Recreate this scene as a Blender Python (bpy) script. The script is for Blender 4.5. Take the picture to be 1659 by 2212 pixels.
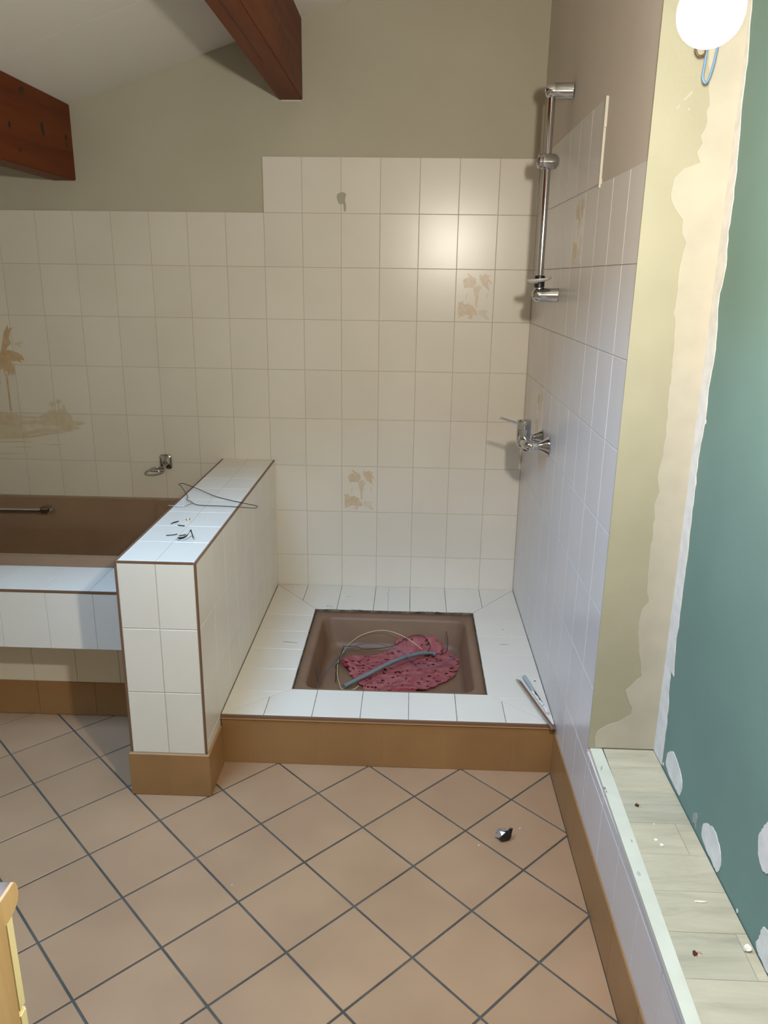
import bpy, bmesh, math, random
from mathutils import Vector, Matrix
from mathutils.geometry import tessellate_polygon
for o in list(bpy.data.objects): bpy.data.objects.remove(o)
SC = bpy.context.scene
COL = SC.collection
random.seed(7)
def lin(r, g, b):
    f = lambda c: (c/255/12.92) if c/255 <= .04045 else ((c/255+.055)/1.055)**2.4
    return (f(r), f(g), f(b), 1)

# ------------------------------------------------------------------ camera
cam = bpy.data.cameras.new('camera')
cam.sensor_fit = 'VERTICAL'; cam.sensor_height = 24; cam.sensor_width = 18
cam.lens = 1682.6/2212*24; cam.clip_start = .02
co = bpy.data.objects.new('camera', cam); COL.objects.link(co)
co.location = (-.4704, -3.2381, 1.4941)
co.rotation_euler = tuple(math.radians(a) for a in (73.2267, -.7443, 2.1176))
SC.camera = co
# ------------------------------------------------------------------ light and exposure
SKY_COL, SKY_STR = (.34, .586, 1.0, 1), 33.0
BULB_COL, BULB_STR = (1.0, .932, .815, 1), 1850.0
SC.view_settings.view_transform = 'Standard'; SC.view_settings.look = 'None'
SC.view_settings.gamma = 1; SC.view_settings.use_curve_mapping = False
SC.view_settings.exposure = 0
cy_ = SC.cycles; cy_.max_bounces = 6; cy_.diffuse_bounces = 4; cy_.glossy_bounces = 3; cy_.transmission_bounces = 2; cy_.transparent_max_bounces = 4
cy_.caustics_reflective = False; cy_.caustics_refractive = False; cy_.use_denoising = True; cy_.use_light_tree = False
W = bpy.data.worlds.new('sky'); SC.world = W; W.use_nodes = True
W.node_tree.nodes['Background'].inputs[0].default_value = SKY_COL
W.node_tree.nodes['Background'].inputs[1].default_value = SKY_STR
CZ = lambda x: 2.6964+.327*x                      # underside of the sloping ceiling
SKX0, SKX1, SKY0, SKY1 = -1.70, -1.10, -2.45, -1.35   # roof window
pl = bpy.data.lights.new('skylight_portal', 'AREA'); pl.shape = 'RECTANGLE'
pl.size = (SKX1-SKX0)*1.05; pl.size_y = SKY1-SKY0; pl.cycles.is_portal = True
po = bpy.data.objects.new('skylight_portal', pl); COL.objects.link(po)
po.location = ((SKX0+SKX1)/2, (SKY0+SKY1)/2, CZ((SKX0+SKX1)/2)+.20)
po.rotation_euler = (0, -math.atan(.327), 0)

# ------------------------------------------------------------------ materials
def mat(name, col, rough=.5, metal=0, col2=None, nscale=6, namount=.5, bump=0, bscale=200, spec=.5, rand=0, coat=0, trans=0, sss=0):
    m = bpy.data.materials.new(name); m.use_nodes = True
    nt = m.node_tree; N = nt.nodes; L = nt.links; b = N['Principled BSDF']
    b.inputs['Roughness'].default_value = rough; b.inputs['Metallic'].default_value = metal
    b.inputs['Specular IOR Level'].default_value = spec; b.inputs['Coat Weight'].default_value = coat
    b.inputs['Base Color'].default_value = col
    geo = N.new('ShaderNodeNewGeometry'); out = None
    if col2:
        n = N.new('ShaderNodeTexNoise'); n.inputs['Scale'].default_value = nscale; n.inputs['Detail'].default_value = 2.5
        L.new(geo.outputs['Position'], n.inputs['Vector'])
        r = N.new('ShaderNodeMapRange'); r.inputs[1].default_value = .35; r.inputs[2].default_value = .65
        r.inputs[4].default_value = namount*2 if namount <= .5 else 1
        L.new(n.outputs['Fac'], r.inputs[0])
        x = N.new('ShaderNodeMix'); x.data_type = 'RGBA'; x.inputs[6].default_value = col; x.inputs[7].default_value = col2
        L.new(r.outputs[0], x.inputs[0]); out = x.outputs[2]
    if rand:
        oi = N.new('ShaderNodeObjectInfo'); h = N.new('ShaderNodeHueSaturation')
        mr = N.new('ShaderNodeMapRange'); mr.inputs[3].default_value = 1-rand; mr.inputs[4].default_value = 1+rand
        L.new(oi.outputs['Random'], mr.inputs[0]); L.new(mr.outputs[0], h.inputs['Value'])
        h.inputs['Color'].default_value = col
        if out: L.new(out, h.inputs['Color'])
        out = h.outputs[0]
    if out: L.new(out, b.inputs['Base Color'])
    if bump > .055:
        n2 = N.new('ShaderNodeTexNoise'); n2.inputs['Scale'].default_value = bscale; n2.inputs['Detail'].default_value = 1
        L.new(geo.outputs['Position'], n2.inputs['Vector'])
        bp = N.new('ShaderNodeBump'); bp.inputs['Strength'].default_value = bump; bp.inputs['Distance'].default_value = .002
        L.new(n2.outputs['Fac'], bp.inputs['Height']); L.new(bp.outputs[0], b.inputs['Normal'])
    return m
def wood(name, c1, c2, c3, axis='Y', scale=3, rough=.4, stretch=.06, knots=False, coat=0, spec=.5):
    m = bpy.data.materials.new(name); m.use_nodes = True
    nt = m.node_tree; N = nt.nodes; L = nt.links; b = N['Principled BSDF']; b.inputs['Roughness'].default_value = rough
    b.inputs['Coat Weight'].default_value = coat; b.inputs['Specular IOR Level'].default_value = spec
    geo = N.new('ShaderNodeNewGeometry'); mp = N.new('ShaderNodeMapping')
    s = [1, 1, 1]; s['XYZ'.index(axis)] = stretch; mp.inputs['Scale'].default_value = s
    oi = N.new('ShaderNodeObjectInfo'); mu = N.new('ShaderNodeVectorMath'); mu.operation = 'SCALE'; mu.inputs[0].default_value = (3.1, 5.7, 4.3)
    L.new(oi.outputs['Random'], mu.inputs['Scale'])
    ad = N.new('ShaderNodeVectorMath'); L.new(geo.outputs['Position'], ad.inputs[0]); L.new(mu.outputs[0], ad.inputs[1])
    L.new(ad.outputs[0], mp.inputs['Vector'])
    n = N.new('ShaderNodeTexNoise'); n.inputs['Scale'].default_value = scale*10; n.inputs['Detail'].default_value = 6; n.inputs['Roughness'].default_value = .65
    n.inputs['Distortion'].default_value = .6
    L.new(mp.outputs[0], n.inputs['Vector'])
    cr = N.new('ShaderNodeValToRGB'); e = cr.color_ramp.elements
    e[0].position = .3; e[0].color = c1; e[1].position = .72; e[1].color = c3
    k = e.new(.5); k.color = c2
    L.new(n.outputs['Fac'], cr.inputs[0]); L.new(cr.outputs[0], b.inputs['Base Color'])
    bp = N.new('ShaderNodeBump'); bp.inputs['Strength'].default_value = .12; bp.inputs['Distance'].default_value = .002
    L.new(n.outputs['Fac'], bp.inputs['Height']); L.new(bp.outputs[0], b.inputs['Normal'])
    return m
M = {}
M['tile'] = mat('cream_wall_tile', lin(226, 219, 206), .27, col2=lin(221, 213, 199), nscale=2.5, bump=.05, bscale=700, rand=.02)
M['tile_r'] = mat('white_wall_tile', lin(216, 212, 210), .25, col2=lin(212, 207, 204), nscale=2.5, bump=.05, bscale=700, rand=.015)
M['grout'] = mat('wall_grout', lin(190, 181, 164), .85)
M['grime'] = mat('grimy_grout', lin(140, 128, 108), .9, col2=lin(76, 66, 54), nscale=25)
M['brown'] = mat('brown_tile', lin(155, 117, 74), .33, col2=lin(146, 109, 68), nscale=5, bump=.06, bscale=400, rand=.03)
M['brown_grout'] = mat('tan_grout', lin(176, 138, 96), .85)
M['floor'] = mat('terracotta_floor_tile', lin(174, 140, 108), .38, col2=lin(164, 131, 101), nscale=4, namount=.5, bump=.08, bscale=260, rand=.03)
M['floor_grout'] = mat('dark_floor_grout', lin(66, 66, 62), .9, col2=lin(88, 86, 80), nscale=9)
M['paint'] = mat('greige_wall_paint', lin(186, 180, 160), .75, col2=lin(182, 175, 155), nscale=3, bump=.15, bscale=260)
M['paint_r'] = mat('grey_wall_paint', lin(204, 194, 182), .75, col2=lin(200, 190, 178), nscale=3, bump=.15, bscale=260)
M['white'] = mat('white_ceiling_paint', lin(226, 220, 210), .8, bump=.1, bscale=300)
M['trim'] = mat('brown_edge_trim', lin(120, 88, 66), .35)
M['whitetrim'] = mat('white_pvc', lin(226, 222, 210), .45)
M['beam'] = wood('varnished_beam', lin(84, 34, 7), lin(104, 45, 9), lin(118, 56, 15), 'Y', 1.6, .5, .07, spec=.2)
M['knot'] = mat('dark_knot', lin(30, 11, 5), .5, col2=lin(46, 18, 8), nscale=60)
M['chrome'] = mat('chrome', (.60, .60, .61, 1), .11, 1, bump=.015, bscale=60)
M['steel'] = mat('brushed_steel', (.55, .55, .55, 1), .3, 1)
M['black'] = mat('black_plastic', (.012, .012, .013, 1), .35)
M['taupe'] = mat('taupe_enamel', lin(142, 114, 90), .22, col2=lin(136, 108, 86), nscale=4, coat=.3)
M['tray'] = mat('taupe_tray_enamel', lin(128, 98, 75), .5, col2=lin(117, 88, 66), nscale=6, bump=.04)
M['cream'] = mat('cream_reveal_paint', lin(168, 163, 141), .7, col2=lin(163, 158, 136), nscale=8, bump=.2, bscale=120)
M['plaster'] = mat('smoothed_plaster', lin(185, 179, 163), .8, col2=lin(178, 172, 157), nscale=14, bump=.3, bscale=60)
M['filler'] = mat('white_filler', lin(226, 224, 220), .85, col2=lin(214, 212, 208), nscale=30, bump=.3, bscale=90)
M['filler_smear'] = mat('grey_filler_smear', lin(150, 156, 156), .85)
M['green'] = mat('green_plasterboard', lin(112, 140, 132), .8, col2=lin(106, 134, 126), nscale=4, bump=.1, bscale=300)
M['sillpaint'] = mat('white_sill_paint', lin(214, 214, 198), .6, col2=lin(206, 206, 190), nscale=18, bump=.2, bscale=120)
M['chip'] = mat('chipped_grey', lin(96, 98, 92), .9, col2=lin(140, 140, 130), nscale=80)
M['chip_pale'] = mat('pale_grey_smudge', lin(150, 152, 144), .9, col2=lin(184, 186, 176), nscale=120)
M['laminate'] = wood('bleached_oak_laminate', lin(172, 164, 142), lin(190, 182, 158), lin(202, 195, 172), 'X', 3.2, .45, .16)
M['laminate2'] = wood('grey_oak_laminate', lin(164, 158, 138), lin(181, 175, 153), lin(192, 187, 166), 'X', 3.2, .45, .16)
M['hole'] = mat('reddish_screw_hole', lin(74, 34, 30), .8)
M['splinter'] = mat('torn_laminate', lin(150, 122, 100), .8, col2=lin(196, 178, 150), nscale=160)
M['crumb'] = mat('plaster_crumb', lin(240, 236, 226), .9)
M['print_a'] = mat('tan_print', lin(215, 195, 168), .3, col2=lin(204, 184, 156), nscale=60)
M['print_b'] = mat('olive_print', lin(206, 198, 178), .3, col2=lin(214, 204, 184), nscale=50)
M['print_c'] = mat('rust_print', lin(196, 166, 130), .32, col2=lin(206, 180, 146), nscale=40)
M['print_d'] = mat('sand_print', lin(206, 190, 162), .3, col2=lin(212, 199, 174), nscale=30)
M['print_e'] = mat('pale_print', lin(221, 211, 194), .3, col2=lin(214, 203, 182), nscale=40)
M['splat'] = mat('grey_paint_splash', lin(172, 168, 150), .7)
M['foam'] = mat('pink_perforated_foam', lin(198, 104, 108), .6, col2=lin(216, 138, 138), nscale=26, bump=.4, bscale=120, rand=0)
M['conduit'] = mat('grey_conduit', lin(162, 172, 174), .45)
M['bluewire'] = mat('blue_wire', lin(72, 92, 124), .4)
M['palewire'] = mat('pale_blue_wire', lin(112, 144, 180), .4)
M['creamwire'] = mat('cream_wire', lin(222, 206, 160), .45)
M['brownwire'] = mat('brown_wire', lin(96, 70, 54), .4)
M['blackwire'] = mat('black_wire', lin(24, 22, 22), .4)
M['darkwire'] = mat('dark_steel_wire', lin(52, 50, 50), .35, .6)
M['foil'] = mat('silver_foil', (.62, .62, .62, 1), .35, .8)
M['vwood'] = wood('honey_pine', lin(176, 141, 92), lin(188, 152, 102), lin(198, 164, 114), 'Z', 1.6, .4, .05)
M['vedge'] = wood('pale_pine', lin(222, 204, 148), lin(228, 212, 158), lin(234, 220, 168), 'Z', 1.6, .45, .05)
M['marble'] = mat('grey_marble_laminate', lin(112, 98, 94), .2, col2=lin(168, 150, 142), nscale=26, namount=.8)
M['hall'] = mat('pale_hall_paint', lin(206, 198, 182), .8)
M['dish'] = mat('clear_soap_dish', lin(206, 206, 204), .2)
def emis(name, col, s):
    m = bpy.data.materials.new(name); m.use_nodes = True; b = m.node_tree.nodes['Principled BSDF']
    b.inputs['Base Color'].default_value = (.8, .8, .8, 1)
    b.inputs['Emission Color'].default_value = col; b.inputs['Emission Strength'].default_value = s
    return m
M['bulb'] = emis('lit_opal_glass', BULB_COL, BULB_STR)
def glassmat():
    m = bpy.data.materials.new('window_glass'); m.use_nodes = True; nt = m.node_tree; N = nt.nodes
    N.remove(N['Principled BSDF']); t = N.new('ShaderNodeBsdfTransparent'); g = N.new('ShaderNodeBsdfGlossy'); g.inputs['Roughness'].default_value = .02
    x = N.new('ShaderNodeMixShader'); fr = N.new('ShaderNodeFresnel'); fr.inputs[0].default_value = 1.45
    t.inputs[0].default_value = (.94, .97, .96, 1)
    nt.links.new(fr.outputs[0], x.inputs[0]); nt.links.new(t.outputs[0], x.inputs[1]); nt.links.new(g.outputs[0], x.inputs[2])
    nt.links.new(x.outputs[0], N['Material Output'].inputs[0]); return m
M['glass'] = glassmat()

# ------------------------------------------------------------------ helpers
def wmat(o):
    m = Matrix.LocRotScale(o.location, o.rotation_euler, o.scale)
    return wmat(o.parent) @ o.matrix_parent_inverse @ m if o.parent else m
def tag(o, label=None, cat=None, group=None, kind=None):
    if label: o['label'] = label
    if cat: o['category'] = cat
    if group: o['group'] = group
    if kind: o['kind'] = kind
    return o
def thing(name, loc, label, cat, group=None):
    o = bpy.data.objects.new(name, None); COL.objects.link(o); o.location = loc; o.empty_display_size = .05
    return tag(o, label, cat, group)
def link(name, me, m, parent=None, loc=(0, 0, 0), rot=None):
    if m and not me.materials: me.materials.append(M[m])
    o = bpy.data.objects.new(name, me); COL.objects.link(o)
    o.location = Vector(loc)
    if rot is not None: o.rotation_euler = rot.to_euler()
    if parent: o.parent = parent; o.matrix_parent_inverse = wmat(parent).inverted()
    return o
def obj(name, bm, m, parent=None, smooth=False, origin=None, autos=None):
    """bm in world coordinates; the object's origin goes to its base centre"""
    if origin is None:
        xs = [v.co for v in bm.verts]
        lo = Vector([min(v[i] for v in xs) for i in range(3)]); hi = Vector([max(v[i] for v in xs) for i in range(3)])
        origin = Vector(((lo.x+hi.x)/2, (lo.y+hi.y)/2, lo.z))
    origin = Vector(origin)
    for v in bm.verts: v.co -= origin
    bmesh.ops.recalc_face_normals(bm, faces=bm.faces)
    me = bpy.data.meshes.new(name); bm.to_mesh(me); bm.free()
    if smooth:
        for p in me.polygons: p.use_smooth = True
        if autos: me.set_sharp_from_angle(angle=math.radians(autos))
    return link(name, me, m, parent, origin)
def BM(): return bmesh.new()
def box(bm, x0, x1, y0, y1, z0, z1, bev=0):
    v = [bm.verts.new((x, y, z)) for x in (x0, x1) for y in (y0, y1) for z in (z0, z1)]
    fs = [bm.faces.new([v[i] for i in q]) for q in ((0, 1, 3, 2), (4, 6, 7, 5), (0, 4, 5, 1), (2, 3, 7, 6), (0, 2, 6, 4), (1, 5, 7, 3))]
    if bev:
        es = {e for f in fs for e in f.edges}
        bmesh.ops.bevel(bm, geom=list(es), offset=bev, segments=2, affect='EDGES', clamp_overlap=True)
    return bm
def catmull(pts, n=6):
    P = [Vector(p) for p in pts]; out = []
    for i in range(len(P)-1):
        a = P[max(i-1, 0)]; b = P[i]; c = P[i+1]; d = P[min(i+2, len(P)-1)]
        for k in range(n):
            t = k/n
            out.append(.5*((2*b)+(c-a)*t+(2*a-5*b+4*c-d)*t*t+(3*b-a-3*c+d)*t**3))
    out.append(P[-1]); return out
def tube(bm, pts, r, seg=10, caps=True, closed=False):
    P = [Vector(p) for p in pts]; n = len(P); rings = []; up = None
    rr = r if isinstance(r, (list, tuple)) else [r]*n
    for i in range(n):
        if closed: t = P[(i+1) % n]-P[i-1]
        else: t = P[min(i+1, n-1)]-P[max(i-1, 0)]
        t.normalize()
        if up is None:
            up = Vector((0, 0, 1)) if abs(t.z) < .9 else Vector((1, 0, 0))
        s = t.cross(up)
        if s.length < 1e-6: s = t.cross(Vector((0, 1, .3)))
        s.normalize(); up = s.cross(t).normalized()
        rings.append([bm.verts.new(P[i]+rr[i]*(math.cos(a)*s+math.sin(a)*up)) for a in [2*math.pi*k/seg for k in range(seg)]])
    m = n if closed else n-1
    for i in range(m):
        A, B = rings[i], rings[(i+1) % n]
        for k in range(seg): bm.faces.new((A[k], A[(k+1) % seg], B[(k+1) % seg], B[k]))
    if caps and not closed: bm.faces.new(rings[0][::-1]); bm.faces.new(rings[-1])
    return bm
def lathe(bm, prof, base, axis, seg=28):
    """prof: (radius, distance along axis) pairs"""
    a = Vector(axis).normalized(); b = Vector(base)
    s = a.cross(Vector((0, 0, 1)));
    if s.length < 1e-4: s = Vector((1, 0, 0))
    s.normalize(); u = s.cross(a); rings = []
    for r, h in prof:
        if r < 1e-6: rings.append([bm.verts.new(b+a*h)])
        else: rings.append([bm.verts.new(b+a*h+r*(math.cos(t)*s+math.sin(t)*u)) for t in [2*math.pi*k/seg for k in range(seg)]])
    for A, B in zip(rings, rings[1:]):
        for k in range(seg):
            k2 = (k+1) % seg
            if len(A) == 1 and len(B) == 1: continue
            if len(A) == 1: bm.faces.new((A[0], B[k2], B[k]))
            elif len(B) == 1: bm.faces.new((A[k], A[k2], B[0]))
            else: bm.faces.new((A[k], A[k2], B[k2], B[k]))
    if len(rings[0]) > 1: bm.faces.new(rings[0])
    if len(rings[-1]) > 1: bm.faces.new(rings[-1][::-1])
    return bm
def prism(bm, poly3, n, th):
    """poly3: simple 3D polygon; extruded by th along n (front face at poly+n*th)"""
    n = Vector(n); P = [Vector(p) for p in poly3]
    A = [bm.verts.new(p) for p in P]; B = [bm.verts.new(p+n*th) for p in P]
    for t in tessellate_polygon([P]):
        try: bm.faces.new([B[i] for i in t]); bm.faces.new([A[i] for i in t][::-1])
        except ValueError: pass
    for i in range(len(P)):
        j = (i+1) % len(P); bm.faces.new((A[i], A[j], B[j], B[i]))
    return bm
def smooth_outline(pts, n=3, jit=0):
    P = [Vector((p[0], p[1], 0)) for p in pts]; out = []; m = len(P)
    for i in range(m):
        a, b, c, d = P[i-1], P[i], P[(i+1) % m], P[(i+2) % m]
        for k in range(n):
            t = k/n; v = .5*((2*b)+(c-a)*t+(2*a-5*b+4*c-d)*t*t+(3*b-a-3*c+d)*t**3)
            out.append((v.x+random.uniform(-jit, jit), v.y+random.uniform(-jit, jit)))
    return out
def loft(bm, rings, cap_last=True):
    R = [[bm.verts.new(p) for p in r] for r in rings]; n = len(R[0])
    for A, B in zip(R, R[1:]):
        for k in range(n): bm.faces.new((A[k], A[(k+1) % n], B[(k+1) % n], B[k]))
    if cap_last: bm.faces.new(R[-1])
    return bm
def rrect(x0, x1, y0, y1, z, r, n=6):
    out = []
    for cx, cy, a0 in ((x1-r, y1-r, 0), (x0+r, y1-r, 90), (x0+r, y0+r, 180), (x1-r, y0+r, 270)):
        for k in range(n+1):
            a = math.radians(a0+90*k/n); out.append((cx+r*math.cos(a), cy+r*math.sin(a), z))
    return out
# --- tiles -----------------------------------------------------------
TW, TH = .152, .202
CACHE = {}
def clip(poly, n, d):
    """keep the part of a convex 2D polygon with n.p <= d"""
    out = []
    for i in range(len(poly)):
        a, b = poly[i-1], poly[i]; fa = n[0]*a[0]+n[1]*a[1]-d; fb = n[0]*b[0]+n[1]*b[1]-d
        if (fa <= 0) != (fb <= 0):
            t = fa/(fa-fb); out.append((a[0]+t*(b[0]-a[0]), a[1]+t*(b[1]-a[1])))
        if fb <= 0: out.append(b)
    return out
def inset(poly, g):
    ar = sum(poly[i-1][0]*poly[i][1]-poly[i][0]*poly[i-1][1] for i in range(len(poly)))
    P = poly if ar > 0 else poly[::-1]; out = P
    for i in range(len(P)):
        a, b = P[i-1], P[i]; l = math.hypot(b[0]-a[0], b[1]-a[1])
        if l < 1e-6: continue
        n = ((b[1]-a[1])/l, -(b[0]-a[0])/l)
        out = clip(out, n, n[0]*a[0]+n[1]*a[1]-g)
        if len(out) < 3: return []
    return out
def convex_clip(poly, region):
    ar = sum(region[i-1][0]*region[i][1]-region[i][0]*region[i-1][1] for i in range(len(region)))
    R = region if ar > 0 else region[::-1]
    for i in range(len(R)):
        a, b = R[i-1], R[i]; n = (b[1]-a[1], -(b[0]-a[0]))
        poly = clip(poly, n, n[0]*a[0]+n[1]*a[1])
        if len(poly) < 3: return []
    return poly
def tile_mesh(poly, th, bev, m):
    key = (tuple((round(p[0], 4), round(p[1], 4)) for p in poly), th, m)
    if key in CACHE: return CACHE[key]
    inn = inset(poly, bev)
    bm = bmesh.new()
    if len(inn) != len(poly): inn = [tuple(p) for p in poly]
    else:   # line the inset loop up with the outline
        k = min(range(len(inn)), key=lambda k: sum((inn[(i+k) % len(inn)][0]-poly[i][0])**2+(inn[(i+k) % len(inn)][1]-poly[i][1])**2 for i in range(len(poly))))
        inn = inn[k:]+inn[:k]
    A = [bm.verts.new((p[0], p[1], -th)) for p in poly]; B = [bm.verts.new((p[0], p[1], -bev)) for p in poly]; C = [bm.verts.new((p[0], p[1], 0)) for p in inn]
    n = len(poly)
    for i in range(n):
        j = (i+1) % n; bm.faces.new((A[i], A[j], B[j], B[i])); bm.faces.new((B[i], B[j], C[j], C[i]))
    bm.faces.new(C); bm.faces.new(A[::-1])
    me = bpy.data.meshes.new('tile'); bm.to_mesh(me); bm.free(); me.materials.append(M[m]); CACHE[key] = me
    return me
def tile(poly, frame, parent, m, g=.0008, th=.008, bev=.0009, name='tile', tilt=.0012):
    """poly in the (u,v) of frame=(origin,U,V,N); tile face lies on the frame plane"""
    P = inset(poly, g)
    if len(P) < 3: return None
    area = abs(sum(P[i-1][0]*P[i][1]-P[i][0]*P[i-1][1] for i in range(len(P))))/2
    if area < 2e-4: return None
    c = (sum(p[0] for p in P)/len(P), sum(p[1] for p in P)/len(P))
    loc = [(round(p[0]-c[0], 4), round(p[1]-c[1], 4)) for p in P]
    O, U, V, Nn = [Vector(a) for a in frame]
    me = tile_mesh(loc, th, bev, m)
    R = Matrix((U, V, Nn)).transposed()
    R = R @ Matrix.Rotation(random.uniform(-tilt, tilt), 3, 'X') @ Matrix.Rotation(random.uniform(-tilt, tilt), 3, 'Y')
    return link(name, me, None, parent, O+U*c[0]+V*c[1]+Nn*random.uniform(0, .0003), R)
def grid_tiles(us, vs, region, frame, parent, m, **k):
    out = {}
    us = sorted(us); vs = sorted(vs)
    for i in range(len(us)-1):
        for j in range(len(vs)-1):
            P = convex_clip([(us[i], vs[j]), (us[i+1], vs[j]), (us[i+1], vs[j+1]), (us[i], vs[j+1])], region)
            if len(P) >= 3:
                t = tile(P, frame, parent, m, **k)
                if t: out[(round(us[i], 3), round(vs[j], 3))] = t
    return out
def rect(a, b, c, d): return [(a, c), (b, c), (b, d), (a, d)]

# ------------------------------------------------------------------ dimensions
Z0 = 1.932                     # top of the shower wall tiling
zr = lambda r: Z0-TH*r
YE = -1.494                    # where the right wall stops at the alcove
XA = .165                      # face of the green board
SILL = .355
ZC, YC = .1715, -1.098         # shower base
XH, XL, YH, ZH = -1.047, -1.273, -1.267, .742   # partition
XW, YR = -2.95, -4.4           # left wall, rear wall
T = .0085                      # tile build-up in front of a wall

# ------------------------------------------------------------------ the room
bm = BM(); box(bm, XW-.1, .30, YR-.1, .1, -.12, -.0022)
floor = tag(obj('floor', bm, 'floor_grout'), 'terracotta floor tiles laid diagonally with dark grey grout', 'floor', kind='structure')
ga = math.radians(44.809); c_, s_ = math.cos(ga), math.sin(ga)
FF = ((-1.16119, -1.38458, 0), (c_, s_, 0), (-s_, c_, 0), (0, 0, 1))
GP, GQ = .20659, .20442
def to_uv(x, y): dx, dy = x+1.16119, y+1.38458; return (dx*c_+dy*s_, -dx*s_+dy*c_)
FREG = [to_uv(*p) for p in ((-2.945, -.80), (-2.945, -3.6), (-.003, -3.6), (-.003, -.80))]
for i in range(-18, 14):
    for j in range(-18, 14):
        cell = rect(i*GP, (i+1)*GP, j*GQ, (j+1)*GQ)
        xy = [(-1.16119+u*c_-v*s_, -1.38458+u*s_+v*c_) for u, v in cell]
        if all(x > XH-.02 and y > YC+.03 for x, y in xy): continue
        P = convex_clip(cell, FREG)
        if len(P) >= 3: tile(P, FF, floor, 'floor', g=.0028, th=.0055, bev=.0008, tilt=.001)
bm = BM(); box(bm, XW-.05, XW, YR, 0, 0, 2.0)
tag(obj('wall_left', bm, 'hall'), 'pale plain wall at the far end of the bathtub', 'wall', kind='structure')
bm = BM(); box(bm, XW, .3, YR-.1, YR, 0, 3.0)
tag(obj('wall_rear', bm, 'hall'), 'pale plain wall behind the viewer', 'wall', kind='structure')
bm = BM(); box(bm, XW-.1, .30, -.0022, .1, -.1, 3.0)
for v in bm.verts: v.co.y = v.co.y
wall_back = tag(obj('wall_back', bm, 'paint'), 'back wall painted greige above cream rectangular tiles', 'wall', kind='structure')
# grout bed behind the tiling
bm = BM(); box(bm, XW, -1.064, -.0072, -.002, .50, zr(1)-.001); box(bm, -1.064, 0, -.0072, -.002, 0, zr(0)-.001)
obj('grout_bed', bm, 'grout', wall_back)
FB = ((0, -T, 0), (1, 0, 0), (0, 0, 1), (0, -1, 0))
cols = [-TW*k for k in range(0, 20)]+[XW]; rows = [zr(r) for r in range(0, 10)]
bt = {}
bt.update(grid_tiles(cols, rows, rect(XW, -7*TW, .545, zr(1)), FB, wall_back, 'tile'))
bt.update(grid_tiles(cols, rows, rect(-7*TW, -.0014, .16, zr(0)), FB, wall_back, 'tile'))
# palm print on decor tiles
PALM = [('print_a', [(540,500),(600,560),(760,640),(790,780),(680,900),(560,890),(430,910),(400,830),(380,740),(390,680),(480,630),(560,620),(500,520)]),
 ('print_a', [(870,520),(950,560),(1060,500),(1080,560),(1210,560),(1120,620),(1230,760),(1245,880),(1180,760),(1130,720),(1140,830),(1190,1030),(1150,960),(1090,910),(950,820),(930,740),(870,680)]),
 ('print_d', [(760,850),(870,820),(950,900),(880,1000),(860,1150),(850,1180),(835,1450),(790,1450),(770,1180),(720,1040),(690,900)]),
 ('print_b', [(540,1040),(530,1120),(500,1260),(470,1200),(450,1200),(480,1100)]),
 ('print_b', [(1090,1040),(1150,1060),(1130,1200),(1100,1200)]),
 ('print_a', [(250,1270),(320,1300),(400,1250),(420,1350),(490,1360),(590,1320),(620,1370),(710,1390),(770,1480),(850,1600),(850,1670),(720,1650),(680,1790),(600,1740),(530,1750),(640,1680),(520,1640),(400,1690),(270,1740),(300,1640),(250,1640),(270,1560),(240,1510),(280,1400)]),
 ('print_b', [(870,1520),(1000,1500),(1170,1500),(1100,1600),(1230,1780),(1140,1780),(1000,1700),(900,1650)])]
def palm(t, u0, u1, v0, v1, frame):
    O, U, V, Nn = [Vector(a) for a in frame]; groups = {}
    for mt, pts in PALM: groups.setdefault(mt, []).append(pts)
    for mt, polys in groups.items():
        bm = BM()
        for pts in polys:
            P = []
            for i in range(len(pts)):     # feathered edge
                a, b = pts[i], pts[(i+1) % len(pts)]
                P.append(a); l = math.hypot(b[0]-a[0], b[1]-a[1])
                if l > 90: P.append(((a[0]+b[0])/2+random.uniform(-14, 14), (a[1]+b[1])/2+random.uniform(-14, 14)))
            prism(bm, [O+U*(u0+(x-175)/1135*(u1-u0))+V*(v0+(1850-y)/1450*(v1-v0)) for x, y in P], Nn, .0006)
        obj('palm_print', bm, mt, t)
for (k, r) in ((2, 2), (5, 6)):
    t = bt[(round(-TW*k, 3), round(zr(r+1), 3))]; t['label'] = 'decor tile printed with tan palm trees'
    palm(t, -TW*k, -TW*(k-1), zr(r+1), zr(r), FB)
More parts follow.
